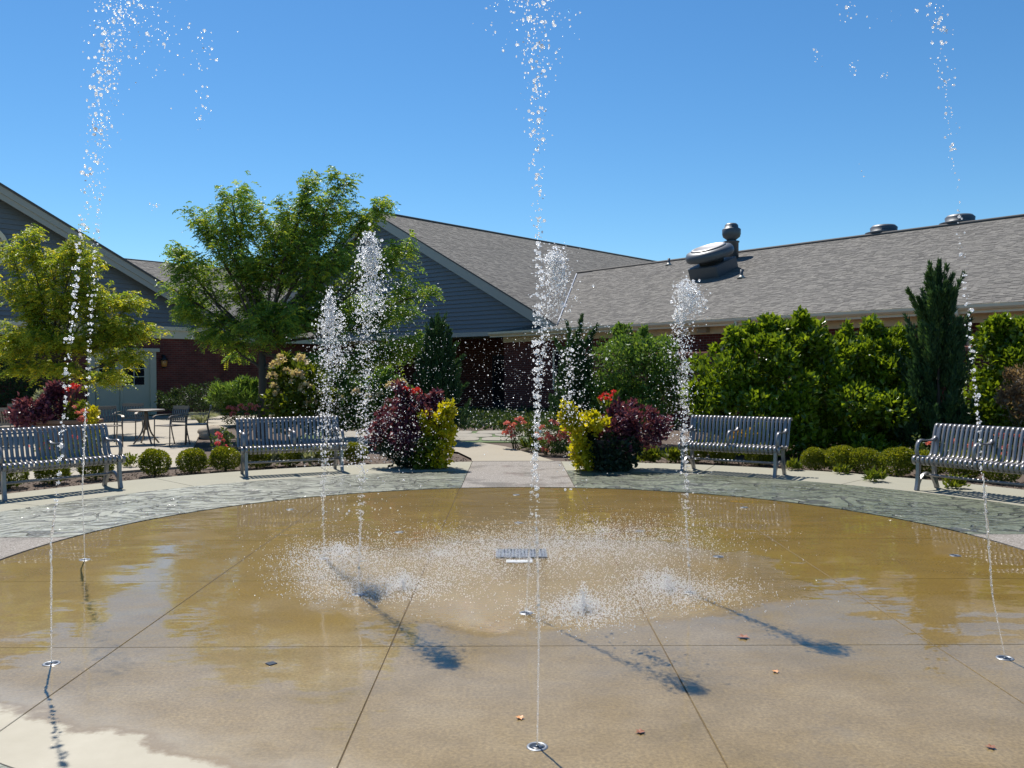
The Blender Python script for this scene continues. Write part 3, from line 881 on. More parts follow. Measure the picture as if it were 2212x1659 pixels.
# ================================================================== BUILDINGS
def shingles(name, O, e, s, length, run, parent, exposure=0.125):
    """tabs in courses: O eave corner, e unit along the eave, s unit up the slope"""
    O, e, s = np.array(O), np.array(e), np.array(s)
    nrm = np.cross(e, s)
    if nrm[2] < 0: nrm = -nrm
    Vs, R = [], []
    nc = int(run / exposure)
    for c in range(nc):
        k = int(length / 0.165) + 2
        w = RNG.uniform(0.10, 0.24, k)
        ed = np.concatenate([[0], np.cumsum(w)])
        ed = ed[ed < length]
        ed = np.append(ed, length)
        m = len(ed) - 1
        a, b = ed[:-1] + 0.003, ed[1:] - 0.003
        lift = RNG.choice([0.007, 0.014], m) + RNG.uniform(0, 0.004, m)
        lo = c * exposure + RNG.uniform(-0.006, 0.006, m)
        hi = np.full(m, (c + 1) * exposure + 0.012)
        P = lambda u, v, h: O + u[:, None] * e + v[:, None] * s + h[:, None] * nrm
        z0 = np.full(m, 0.002)
        q = np.stack([P(a, lo, lift), P(b, lo, lift), P(b, hi, z0 + 0.006), P(a, hi, z0 + 0.006), P(a, lo, z0), P(b, lo, z0)], 1)
        Vs.append(q); R.append(0.2 + RNG.random(m) * 0.5 + RNG.random() * 0.15)
    Q = np.concatenate(Vs); R = np.concatenate(R)
    n = len(Q)
    i = np.arange(n)[:, None] * 6
    F = np.concatenate([i + np.array([[0, 1, 2, 3]]), i + np.array([[4, 5, 1, 0]])])
    me = np_mesh(name, Q.reshape(-1, 3), F, np.concatenate([R, R * 0.6]))
    o = link('shingles', me, M_SHINGLE, parent)
    o['kind'] = 'stuff'
    return o
def slab3(pts, th):                       # a plate: polygon in 3-D, given thickness downwards along its normal
    P = [Vector(p) for p in pts]
    nn = (P[1] - P[0]).cross(P[2] - P[0]).normalized()
    if nn.z < 0: nn = -nn
    m = MB()
    k = len(P)
    vs = P + [p - nn * th for p in P]
    fs = [tuple(range(k)), tuple(range(2 * k - 1, k - 1, -1))]
    for i in range(k):
        j = (i + 1) % k
        fs.append((i, k + i, k + j, j))
    return m.add(vs, fs)
def bar3(a, b, w, h, out):                # box beam from a to b; w across (along out), h downwards
    a, b, out = Vector(a), Vector(b), Vector(out).normalized()
    d = (b - a).normalized()
    dn = out.cross(d).normalized()
    if dn.z > 0: dn = -dn
    vs = []
    for p in (a, b):
        for u, v in ((0, 0), (w, 0), (w, h), (0, h)):
            vs.append(p + out * u + dn * v)
    return MB().add(vs, [(0, 1, 2, 3), (7, 6, 5, 4), (0, 4, 5, 1), (1, 5, 6, 2), (2, 6, 7, 3), (3, 7, 4, 0)])
def gable_boards(parent, P0, d, out, z0, half, pitch, centre, exposure=0.15, lim=None):
    """lap siding in a gable: P0 ground point of the wall line, d unit along the wall, centre = apex position along d"""
    P0, d, out = Vector(P0), Vector(d), Vector(out)
    apex = z0 + half * pitch
    k = 0
    z = z0
    while z < apex - 0.15:
        za, zb = z, min(z + exposure + 0.012, apex - 0.02)
        def lims(zz):
            h = (apex - zz) / pitch
            a, b = centre - h, centre + h
            if lim: a, b = max(a, lim[0]), min(b, lim[1])
            return a, b
        a0, b0 = lims(za); a1, b1 = lims(zb)
        vs = []
        for (u, zz, o) in ((a0, za, 0.055), (b0, za, 0.055), (b1, zb, 0.010), (a1, zb, 0.010), (a0, za, 0.0), (b0, za, 0.0), (b1, zb, 0.0), (a1, zb, 0.0)):
            q = P0 + d * u + out * o
            vs.append((q.x, q.y, zz))
        MB().add(vs, [(0, 1, 2, 3), (4, 5, 1, 0), (7, 6, 5, 4), (1, 5, 6, 2), (0, 3, 7, 4)]).build('siding_board', M_SIDING, parent)
        z += exposure
        k += 1
def wall(parent, a, b, out, z0, z1, th, mat, name='wall'):
    a, b, out = Vector(a), Vector(b), Vector(out)
    vs = []
    for zz in (z0, z1):
        for p in (a, b, b - out * th, a - out * th):
            vs.append((p.x, p.y, zz))
    return MB().add(vs, [(3, 2, 1, 0), (4, 5, 6, 7), (0, 1, 5, 4), (1, 2, 6, 5), (2, 3, 7, 6), (3, 0, 4, 7)]).build(name, mat, parent)
def wbox(parent, name, P, d, out, u0, u1, o0, o1, z0, z1, mat):   # box in wall coordinates
    P, d, out = Vector(P), Vector(d), Vector(out)
    vs = []
    for zz in (z0, z1):
        for u, o in ((u0, o0), (u1, o0), (u1, o1), (u0, o1)):
            q = P + d * u + out * o
            vs.append((q.x, q.y, zz))
    return MB().add(vs, [(3, 2, 1, 0), (4, 5, 6, 7), (0, 1, 5, 4), (1, 2, 6, 5), (2, 3, 7, 6), (3, 0, 4, 7)]).build(name, mat, parent)
def window(parent, P, d, out, u, z0, w, h, cols=2, rows=2, mat=None):
    mat = mat or M_TRIM
    f = wbox(parent, 'window', P, d, out, u - w / 2, u + w / 2, 0.004, 0.02, z0, z0 + h, M_GLASS)
    t = 0.06
    for (a, b, c, e) in ((u - w / 2 - t, u + w / 2 + t, z0 + h, z0 + h + t), (u - w / 2 - t, u + w / 2 + t, z0 - t, z0), (u - w / 2 - t, u - w / 2, z0, z0 + h), (u + w / 2, u + w / 2 + t, z0, z0 + h)):
        wbox(f, 'frame', P, d, out, a, b, 0.004, 0.05, c, e, mat)
    for i in range(1, cols):
        x = u - w / 2 + w * i / cols
        wbox(f, 'muntin', P, d, out, x - 0.012, x + 0.012, 0.022, 0.034, z0 + 0.001, z0 + h - 0.001, mat)
    for i in range(1, rows):
        x = z0 + h * i / rows
        wbox(f, 'muntin', P, d, out, u - w / 2 + 0.001, u + w / 2 - 0.001, 0.036, 0.046, x - 0.012, x + 0.012, mat)
    return f

# ---- right building: long shingled roof, eave towards the plaza
A = thing('brick_building', 'long low brick building with a grey shingle roof and cream eaves behind the hedge', 'building')
U = Vector((-0.634, 0.773, 0)); NN = Vector((0.773, 0.634, 0))
E1 = Vector((10.74, 18.2, 0))
PIT = 0.38
S0, S1 = -14.0, 18.2
RUN = 8.0
def rp(s, p, dz=0.0): q = E1 + U * s + NN * p; return (q.x, q.y, 3.0 + PIT * p + dz)
slab3([rp(S0, 0), rp(S1, 0), rp(S1 + 4.2, RUN), rp(S0, RUN)], 0.12).build('roof', M_ROOFBASE, A)
sl = Vector((NN.x, NN.y, PIT)).normalized()
shingles('shingles_right', rp(S0, -0.03, 0.006), (U.x, U.y, 0), tuple(sl), S1 - S0 + 2.6, math.hypot(RUN, RUN * PIT) - 0.02, A)
slab3([rp(S1 + 4.2, RUN), rp(S0, RUN), (E1 + U * S0 + NN * 16)[:2] + (3.0,), (E1 + U * (S1 + 4.2) + NN * 16)[:2] + (3.0,)], 0.12).build('roof', M_ROOFBASE, A)
MB().tube([rp(S0, RUN, 0.03), rp(S1 + 4, RUN, 0.03)], 0.06, 6).build('ridge_cap', M_ROOFBASE, A)
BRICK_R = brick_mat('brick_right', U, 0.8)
WP = E1 + NN * 0.65
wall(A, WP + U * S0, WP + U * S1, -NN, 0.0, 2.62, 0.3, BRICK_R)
wbox(A, 'frieze', WP, U, -NN, S0, S1, 0.0, 0.04, 2.62, 2.86, M_TRIM)
wbox(A, 'soffit', E1, U, -NN, S0, S1, -0.66, 0.0, 2.86, 2.885, M_TRIM)
wbox(A, 'fascia', E1, U, -NN, S0, S1, 0.0, 0.03, 2.80, 3.0, M_TRIM)
gut = MB()
pts = [(0.032, 2.985), (0.032, 2.88), (0.09, 2.87), (0.135, 2.92), (0.14, 2.985), (0.128, 2.985), (0.122, 2.925), (0.085, 2.885), (0.044, 2.89), (0.044, 2.985)]
vs = []
for s_ in (S0, S1):
    for o_, z_ in pts:
        q = E1 + U * s_ - NN * o_
        vs.append((q.x, q.y, z_))
k = len(pts)
gut.add(vs, [(i, (i + 1) % k, k + (i + 1) % k, k + i) for i in range(k)] + [tuple(range(k)), tuple(range(2 * k - 1, k - 1, -1))]).build('gutter', M_TRIM, A)
for s_ in (-4.6, 1.35, 7.2, 11.9):
    q = E1 + U * s_
    d1 = q - NN * 0.085; d2 = WP + U * s_ - NN * 0.10
    MB().tube([(d1.x, d1.y, 2.90), (d1.x, d1.y, 2.78), (d2.x, d2.y, 2.55), (d2.x, d2.y, 0.1)], 0.045, 6).build('downspout', M_TRIM, A)
for s_ in (-8, -4.2, -0.4, 3.4, 7.4, 11.2, 14.6):
    window(A, WP, U, -NN, s_, 0.95, 1.5, 1.28, 2, 2)
wbox(A, 'wall_light', WP, U, -NN, 8.6, 8.95, 0.045, 0.22, 2.66, 2.80, M_TRIMG)
# roof fittings
RN = (Vector((-NN.x, -NN.y, 0)) * PIT + Vector((0, 0, 1))).normalized()
def roof_pt(px, py):
    v = ray(px, py)
    # z = 3 + PIT * ((P - E1).NN)
    o = Vector((0, 0, CAM_H))
    num = 3.0 - CAM_H + PIT * ((o.x - E1.x) * NN.x + (o.y - E1.y) * NN.y)
    den = v.z - PIT * (v.x * NN.x + v.y * NN.y)
    return o + v * (num / den)
def roof_frame(p, tilt=True):
    zx = RN if tilt else Vector((0, 0, 1))
    ux = U
    yx = zx.cross(ux).normalized()
    ux = yx.cross(zx).normalized()
    M = Matrix((ux, yx, zx)).transposed().to_4x4()
    M.translation = p
    return M
p = roof_pt(1543, 592)
fan = thing('roof_fan', 'large mushroom shaped exhaust fan on a square curb on the shingle roof', 'roof vent', p)
fan.matrix_world = roof_frame(p)
MB().bbox(-0.62, 0.62, -0.62, 0.62, -0.25, 0.42, 0.03).build('curb', M_VENT, fan)
MB().lathe([(0.42, 0.42), (0.46, 0.56), (0.60, 0.60), (0.80, 0.60), (0.84, 0.66), (0.84, 0.80), (0.78, 0.90), (0.60, 0.95)], 40).build('hood', M_VENT, fan)
MB().lathe([(0.62, 0.952), (0.60, 0.985), (0.52, 1.0), (0.50, 0.99)], 40).build('cap', M_VENTCAP, fan)
p = roof_pt(1580, 561)
st = thing('roof_ventilator', 'tall dark turbine vent stack with a bulging head on the roof', 'roof vent', p)
MB().lathe([(0.26, -0.4), (0.26, 0.62), (0.29, 0.64), (0.29, 0.68)], 28).build('stack', M_VENT, st)
MB().lathe([(0.16, 0.68), (0.18, 0.74), (0.31, 0.84), (0.34, 0.95), (0.34, 1.12), (0.31, 1.15), (0.26, 1.16), (0.24, 1.28), (0.18, 1.34), (0.08, 1.36)], 28).build('head', M_VENT, st)
for px, py, lab in ((1445, 573, 'thin dark plumbing pipe on the roof left of the exhaust fan'), (1602, 601, 'thin dark plumbing pipe on the roof right of the exhaust fan')):
    p = roof_pt(px, py)
    t = thing('vent_pipe', lab, 'roof pipe', p, group='roof pipes')
    MB().tube([(0, 0, -0.1), (0, 0, 0.28)], 0.05, 10).build('pipe', M_VENT, t)
    f = MB().lathe([(0.16, 0.0), (0.09, 0.05), (0.06, 0.10)], 12).build('flashing', M_TRIMG, t)
for px, lab in ((1908, 'low round black ridge ventilator, the one farther from the exhaust fan pair end'), (2072, 'low round black ridge ventilator behind the tall right hand jet')):
    k = (px - 1106) / FPX
    base = E1 + NN * (RUN + 0.55)
    s_ = (base.x - k * base.y) / (k * U.y - U.x)
    q = base + U * s_
    t = thing('ridge_ventilator', lab, 'roof vent', (q.x, q.y, 3.0 + PIT * RUN - PIT * 0.55), group='ridge ventilators')
    MB().lathe([(0.36, -0.15), (0.36, 0.28), (0.58, 0.30), (0.60, 0.36), (0.42, 0.40), (0.44, 0.52), (0.36, 0.60), (0.15, 0.63)], 28).build('hood', M_VENT, t)
t['label'] = 'low round black ridge ventilator behind the tall jet at the juniper'
# ---- garden wall with brick coping in front of it
GW = thing('garden_wall', 'brick screen wall with a pink soldier brick coping behind the hedge', 'wall')
GP = E1 - NN * 1.5
BRICK_G = brick_mat('brick_garden', U, 0.8)
wall(GW, GP + U * (-4), GP + U * 12, -NN, 0.0, 1.95, 0.25, BRICK_G)
cb = MB().bbox(-0.041, 0.041, -0.16, 0.16, 0.0, 0.10, 0.008).mesh('coping_brick')
ang = math.atan2(U.y, U.x)
s_ = -3.95
while s_ < 12:
    q = GP + U * s_ + NN * 0.125
    link('brick', cb, M_COPE, GW, (q.x, q.y, 1.95), ang)
    s_ += 0.092
# ---- rear gabled wing
B = thing('gabled_wing', 'grey blue sided gable wing over a shaded brick entrance with a shingle roof', 'building')
a_ = Vector((0.763, -0.646, 0)); n_ = Vector((0.646, 0.763, 0))
C0 = Vector((1.75, 30.1, 0)); HALF = 9.6; P2 = 0.525
# eave corner C0, gable wall runs back-left along -a_
BRICK_B = brick_mat('brick_rear', a_, 0.6)  # same brick, with the porch shade painted in as a darker colour
wl0 = C0 - a_ * (2 * HALF) + n_ * 0.02; wl1 = C0 - a_ * 0.45
gw = wl0
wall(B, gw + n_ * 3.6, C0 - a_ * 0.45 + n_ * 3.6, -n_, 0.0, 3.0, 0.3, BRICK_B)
wall(B, C0 - a_ * 0.45 + n_ * 1.0, C0 - a_ * 0.45 + n_ * 24, a_, 0.0, 2.9, 0.3, brick_mat('brick_rear_side', n_, 0.6))  # side wall brick carries the same painted-in shade
Pg = C0 - a_ * (2 * HALF)
wall(B, Pg + n_ * 0.25, C0 + n_ * 0.25, -n_, 2.99, 3.35, 0.2, M_SIDING, 'siding_backing')
MBt = MB()
q0, q1 = Pg + n_ * 0.06, C0 + n_ * 0.06
apx = Pg + a_ * HALF + n_ * 0.06
MBt.add([(q0.x, q0.y, 3.0), (q1.x, q1.y, 3.0), (apx.x, apx.y, 3.0 + HALF * P2)], [(0, 1, 2)]).build('gable_backing', M_SIDING, B)
gable_boards(B, Pg + n_ * 0.05, a_, -n_, 3.02, HALF, P2, HALF, 0.16)
wbox(B, 'entrance_soffit', Pg, a_, -n_, 0.0, 2 * HALF - 0.2, -3.6, -0.08, 2.94, 3.0, M_TRIMG)
wbox(B, 'skirt_board', Pg, a_, -n_, 0.0, 2 * HALF + 0.05, -0.05, 0.0, 2.86, 3.02, M_TRIMG)
rb0 = Pg + a_ * HALF
apex = Vector((rb0.x, rb0.y, 3.12 + HALF * P2))
cr = Vector((C0.x, C0.y, 3.12)) + a_ * 0.25 - Vector((0, 0, 0.25 * P2))
clf = Vector((Pg.x, Pg.y, 3.12))
for c_ in (cr, clf):
    bar3(apex - n_ * 0.30, c_ - n_ * 0.30, 0.05, 0.34, -n_).build('rake_board', M_TRIMG, B)
    bar3(apex - n_ * 0.33 + Vector((0, 0, 0.05)), c_ - n_ * 0.33 + Vector((0, 0, 0.05)), 0.04, 0.05, -n_).build('drip_edge', M_ROOFBASE, B)
D2 = 27.0
slab3([cr - n_ * 0.32, cr + n_ * D2, apex + n_ * D2, apex - n_ * 0.32], 0.16).build('roof', M_ROOFBASE, B)
slab3([apex - n_ * 0.32, apex + n_ * D2, clf + n_ * D2, clf - n_ * 0.32], 0.16).build('roof', M_ROOFBASE, B)
s2 = (apex - cr).normalized()
oo = cr - n_ * 0.34 + Vector((0, 0, 0.008))
shingles('shingles_rear', tuple(oo), tuple(n_), tuple(s2), D2, (apex - cr).length - 0.02, B, 0.145)
MB().tube([tuple(apex - n_ * 0.33 + Vector((0, 0, 0.02))), tuple(apex + n_ * D2 + Vector((0, 0, 0.02)))], 0.07, 6).build('ridge_cap', M_ROOFBASE, B)
EW = Pg + n_ * 3.6
window(B, EW, a_, -n_, 2 * HALF - 2.2, 0.5, 1.7, 1.55, 2, 1, M_TRIMG)
ed = wbox(B, 'door', EW, a_, -n_, 2 * HALF - 6.4, 2 * HALF - 4.5, 0.003, 0.04, 0.0, 2.2, M_CUP)
for u0 in (2 * HALF - 6.3, 2 * HALF - 5.42):
    wbox(ed, 'pane', EW, a_, -n_, u0, u0 + 0.8, 0.042, 0.05, 0.25, 2.05, M_GLASS)
# valley flashing where the two roofs meet: sampled where both slopes have the same height
def z_wing(q): return cr.z + P2 * (-(q - Vector((cr.x, cr.y, 0))).dot(a_))
def z_right(q): return 3.0 + PIT * (q - E1).dot(NN)
vp = []
for k in range(9):
    p_ = 0.3 + (RUN - 0.5) * k / 8
    lo_, hi_ = 4.0, 24.0
    for _ in range(40):
        md = (lo_ + hi_) / 2
        q = E1 + U * md + NN * p_
        if z_wing(q) < z_right(q): lo_ = md
        else: hi_ = md
    q = E1 + U * lo_ + NN * p_
    vp.append((q.x, q.y, z_right(q) + 0.035))
MB().tube(vp, 0.032, 5).build('valley_flashing', M_FLASH, B)

# ---- left house: a cross gable on the same grid, its wall facing a_
H = thing('gabled_house', 'brick and grey siding house with a wide gable, double door and lantern', 'house')
HD = Vector((-13.96, 31.0, 0)); d_ = n_; o_ = a_
HP = 0.51; EZ = 3.24; SA = -4.38; HALF_H = 8.31
def su(px):                                   # position along the wall seen at a picture column
    k = (px - 1106) / FPX
    return (HD.x - k * HD.y) / (k * d_.y - d_.x)
BRICK_H = brick_mat('brick_house', d_)
wall(H, HD + d_ * (SA - HALF_H), HD + d_ * (SA + HALF_H), o_, 0, 2.82, 0.3, BRICK_H)
wbox(H, 'frieze', HD, d_, o_, SA - HALF_H, SA + HALF_H - 0.1, 0.0, 0.07, 2.80, 3.10, M_TRIM)
wbox(H, 'frieze_cap', HD, d_, o_, SA - HALF_H, SA + HALF_H - 0.05, 0.0, 0.13, 3.10, 3.24, M_TRIM)
def hp(u, o, z): q = HD + d_ * u + o_ * o; return Vector((q.x, q.y, z))
MB().add([hp(SA - HALF_H, 0.01, EZ - 0.3), hp(SA + HALF_H, 0.01, EZ - 0.3), hp(SA + HALF_H, 0.01, EZ), hp(SA, 0.01, EZ + HALF_H * HP), hp(SA - HALF_H, 0.01, EZ)], [(0, 1, 2, 3, 4)]).build('gable_backing', M_SIDING, H)
gable_boards(H, HD + o_ * 0.015, d_, o_, EZ, HALF_H, HP, SA, 0.165)
apH = hp(SA, 0.42, EZ + HALF_H * HP + 0.22); erH = hp(SA + HALF_H + 0.5, 0.42, EZ - 0.5 * HP + 0.22); elH = hp(SA - HALF_H - 0.5, 0.42, EZ - 0.5 * HP + 0.22)
for c_ in (erH, elH):
    bar3(apH, c_, 0.05, 0.22, o_).build('rake_board', M_TRIMG, H)
    bar3(apH - o_ * 0.012 - Vector((0, 0, 0.24)), c_ - o_ * 0.012 - Vector((0, 0, 0.24)), 0.03, 0.18, o_).build('rake_board', M_TRIMG, H)
    bar3(apH + o_ * 0.055 + Vector((0, 0, 0.06)), c_ + o_ * 0.055 + Vector((0, 0, 0.06)), 0.03, 0.07, o_).build('drip_edge', M_ROOFBASE, H)
back = -o_ * 10
slab3([erH, erH + back, apH + back, apH], 0.16).build('roof', M_ROOFBASE, H)
slab3([apH, apH + back, elH + back, elH], 0.16).build('roof', M_ROOFBASE, H)
# round gable vent
c = at(-32, 532, (HD + d_ * su(-32)).y)
vent = thing('gable_vent', 'white round louvre vent in the gable of the left house', 'gable vent', hp(su(-32), 0.05, c.z), math.atan2(d_.y, d_.x))
N = 32
ring = MB()
vs, fs = [], []
for (r, yy) in ((0.70, 0.0), (0.70, -0.08), (0.56, -0.08), (0.56, 0.0)):
    for k in range(N):
        t_ = 2 * math.pi * k / N
        vs.append((r * math.cos(t_), yy, r * math.sin(t_)))
for i in range(4):
    for k in range(N):
        j = (k + 1) % N
        i2 = (i + 1) % 4
        fs.append((i * N + k, i * N + j, i2 * N + j, i2 * N + k))
ring.add(vs, fs).build('ring', M_TRIM, vent)
for k in range(9):
    z_ = -0.48 + 0.12 * k
    w_ = math.sqrt(max(0.01, 0.56 ** 2 - z_ ** 2))
    MB().box(-w_, w_, -0.05, -0.01, z_ - 0.05, z_ + 0.03).build('slat', M_TRIMG, vent)
# double door
dP = HD
dx = su
dr = wbox(H, 'door_frame', dP, d_, o_, dx(188), dx(336), 0.002, 0.05, 0.0, 2.30, M_DOOR)
wbox(dr, 'crown', dP, d_, o_, dx(183), dx(341), 0.002, 0.16, 2.30, 2.42, M_DOOR)
wbox(dr, 'pilaster', dP, d_, o_, dx(322), dx(335), 0.052, 0.10, 0.0, 2.299, M_DOOR)
wbox(dr, 'pilaster', dP, d_, o_, dx(189), dx(202), 0.052, 0.10, 0.0, 2.299, M_DOOR)
for x0, x1 in ((205, 254), (257, 316)):
    dd = wbox(H, 'door', dP, d_, o_, dx(x0), dx(x1), 0.052, 0.085, 0.0, 2.08, M_DOOR)
    a0, a1 = dx(x0) + 0.12, dx(x1) - 0.12
    wbox(dd, 'pane', dP, d_, o_, a0, a1, 0.0852, 0.089, 1.10, 1.98, M_GLASS)
    for i in (1,):
        xx = a0 + (a1 - a0) * i / 2
        wbox(dd, 'muntin', dP, d_, o_, xx - 0.015, xx + 0.015, 0.0892, 0.1, 1.10, 1.98, M_DOOR)
    for i in (1, 2):
        zz = 1.10 + 0.88 * i / 3
        wbox(dd, 'muntin', dP, d_, o_, a0, a1, 0.1005, 0.106, zz - 0.015, zz + 0.015, M_DOOR)
    wbox(dd, 'panel', dP, d_, o_, a0, a1, 0.0852, 0.095, 0.22, 0.95, M_DOOR)
    MB().lathe([(0.02, 0), (0.035, 0.02), (0.03, 0.05)], 10).build('handle', M_AMBER, dd, tuple(hp(dx(252) if x0 == 205 else dx(262), 0.11, 1.02)))
lz = 1.6 + (799 - 782) * 31.8 / FPX
lamp = thing('wall_lantern', 'small black wall lantern with amber glass beside the double door', 'lantern', hp(su(351), 0.14, lz), math.atan2(d_.y, d_.x))
MB().box(-0.03, 0.03, 0.08, 0.139, 0.10, 0.32).build('bracket', M_LAMP, lamp)
MB().lathe([(0.06, -0.14), (0.10, -0.10), (0.12, 0.08), (0.10, 0.10)], 8).build('glass', M_AMBER, lamp)
MB().lathe([(0.15, 0.10), (0.10, 0.18), (0.05, 0.25), (0.02, 0.30)], 8).build('cap', M_LAMP, lamp)
MB().lathe([(0.03, -0.20), (0.07, -0.17), (0.07, -0.141)], 8).build('finial', M_LAMP, lamp)
# connecting wing
Cw = thing('connecting_wing', 'low brick link with a dark shingle roof between the house and the rear gable', 'building')
W0 = HD + d_ * 3.4 - o_ * 0.12                   # its wall carries on the line of the house wall
WL = 13.0
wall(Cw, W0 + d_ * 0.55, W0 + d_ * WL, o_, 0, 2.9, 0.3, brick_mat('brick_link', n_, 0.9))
ee0 = W0 - d_ * 6.5 + o_ * 0.5 + Vector((0, 0, 2.98)); ee1 = W0 + d_ * WL + o_ * 0.5 + Vector((0, 0, 2.98))
rise = Vector((0, 0, 3.5))
rd0 = ee0 - o_ * 7.2 + rise; rd1 = ee1 - o_ * 7.2 + rise
es = ee0 + d_ * 9.6
slab3([es, ee1, rd1, rd0], 0.14).build('roof', M_ROOFBASE, Cw)
sc_ = (rd0 - ee0).normalized()
shingles('shingles_link', tuple(es + Vector((0, 0, 0.012))), tuple(n_), tuple(sc_), WL - 3.2, (rd0 - ee0).length - 0.02, Cw, 0.15)
shingles('shingles_link_top', tuple(ee0 + d_ * 1.5 + sc_ * 4.5 + Vector((0, 0, 0.012))), tuple(n_), tuple(sc_), 8.1, (rd0 - ee0).length - 4.52, Cw, 0.15)
slab3([rd0, rd1, rd1 - o_ * 6 - rise, rd0 - o_ * 6 - rise], 0.14).build('roof', M_ROOFBASE, Cw)
MB().tube([tuple(rd0), tuple(rd1)], 0.06, 6).build('ridge_cap', M_ROOFBASE, Cw)
wbox(Cw, 'fascia', W0 + o_ * 0.5, d_, o_, 0.6, WL, 0.0, 0.05, 2.72, 2.97, M_TRIM)
q = W0 + d_ * (su(467) - 3.4) + o_ * 0.06
MB().tube([(q.x, q.y, 0.1), (q.x, q.y, 2.8)], 0.05, 8).build('downspout', M_TRIMG, Cw)

# ================================================================== VEGETATION
def lobes_px(lobes, Y, depth=0.55):
    """lobes given as (px, py, rx, ry) at distance Y -> centres and radii in metres"""
    out = []
    for (px, py, rx, ry, *dy) in lobes:
        Yk = Y + (dy[0] if dy else 0)
        c = at(px, py, Yk)
        a, b = rx * Yk / FPX, ry * Yk / FPX
        out.append((np.array(c), np.array([a, max(a, b) * depth * 1.2, b])))
    return out
def sample_lobes(L, n, shell=0.7, power=0.16, sub=0):
    if sub:
        big = list(L)
        L = []
        for c, r in big:
            for k in range(sub):
                d = unit(RNG.normal(size=(1, 3)))[0]
                if d[1] > 0.55: d[1] *= -1
                L.append((c + d * r * RNG.uniform(0.62, 0.95), np.maximum(r * RNG.uniform(0.24, 0.46), 0.05)))
        n_in = int(n * 0.30)
    else:
        big = L; n_in = 0
    def draw(LL, m, sh):
        w = np.array([(r[0] * r[1] * r[2]) ** (2 / 3) for c, r in LL]); w /= w.sum()
        idx = RNG.choice(len(LL), m, p=w)
        C = np.array([c for c, r in LL])[idx]; R = np.array([r for c, r in LL])[idx]
        d = unit(RNG.normal(size=(m, 3)))
        rad = np.where(RNG.random(m) < sh, 1 - np.abs(RNG.normal(size=m)) * power, RNG.random(m) ** (1 / 3) * 0.95)
        rad = np.clip(rad, 0.05, 1.12)
        return C + d * R * rad[:, None], d, rad
    P, d, rad = draw(L, n - n_in, shell)
    if n_in:
        P2, d2, rad2 = draw(big, n_in, 0.15)
        P2 = P2 * 1.0
        return np.concatenate([P, P2]), np.concatenate([d, d2]), np.concatenate([rad, np.minimum(rad2, 0.6)])
    return P, d, rad
def bush(name, label, cat, base, L, n, leaf, mat, out=0.6, up=0.35, rnd=0.75, shell=0.72, group=None, stems=6, parent=None, foliage='foliage', bright=0.0, zmin=0.0, sub=9):
    """L: list of (centre, radii) in world; base = ground point"""
    t = parent or thing(name, label, cat, base, 0, group)
    if sub and n > 1000:                       # uneven shoots standing out of the outline
        L = list(L)
        for k in range(10):
            c, r = L[RNG.integers(min(len(L), 12))]
            a = RNG.uniform(0.15, math.pi - 0.15)
            o_dir = np.array([math.cos(a), RNG.uniform(-0.4, 0.2), math.sin(a)])
            L.append((c + o_dir * r * RNG.uniform(0.9, 1.15), np.array([0.05, 0.05, 0.09]) * RNG.uniform(0.7, 1.5)))
    P, d, rad = sample_lobes(L, n, shell, 0.16, sub)
    keep = P[:, 2] > zmin + 0.02
    P, d, rad = P[keep], d[keep], rad[keep]
    A = d * out + np.array([0, 0, up]) + RNG.normal(size=P.shape) * rnd * 0.6
    s = leaf[0] * RNG.uniform(0.5, 1.35, len(P))
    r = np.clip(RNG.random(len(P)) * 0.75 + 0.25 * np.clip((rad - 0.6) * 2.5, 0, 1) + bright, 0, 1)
    b = np.array(base) if parent is None else np.array(t.location)
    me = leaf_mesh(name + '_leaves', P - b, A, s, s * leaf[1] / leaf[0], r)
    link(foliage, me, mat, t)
    if stems:
        m = MB()
        for k in range(stems):
            c, rr_ = L[RNG.integers(len(L))]
            tip = c + rr_ * RNG.uniform(-0.4, 0.4, 3)
            p0 = np.array([b[0] + RNG.uniform(-0.08, 0.08), b[1] + RNG.uniform(-0.08, 0.08), b[2] - 0.02])
            mid = (p0 + tip) / 2 + RNG.normal(size=3) * 0.05
            m.tube([tuple(p0 - b), tuple(mid - b), tuple(tip - b)], [0.012, 0.009, 0.004], 5)
        m.build('stem', M_STEM, t)
    return t
BLOOM = {}
def bloom_mesh(key, mat, r, n=26):
    if key not in BLOOM:
        d = unit(RNG.normal(size=(n, 3))); d[:, 2] = np.abs(d[:, 2]) * 0.9
        me = leaf_mesh(key, d * r * 0.55, d + RNG.normal(size=(n, 3)) * 0.4, r * 0.8, r * 0.75)
        me.materials.append(mat)
        BLOOM[key] = me
    return BLOOM[key]
def blooms(t, key, mat, r, pts, name='blossom'):
    me = bloom_mesh(key, mat, r)
    for p in pts:
        o = link(name, me, mat, t, Vector(p) - t.location)
        k = random.uniform(0.7, 1.25)
        o.scale = (k, k, k)
        o.rotation_euler = (random.uniform(-.5, .5), random.uniform(-.5, .5), random.uniform(0, 6.28))

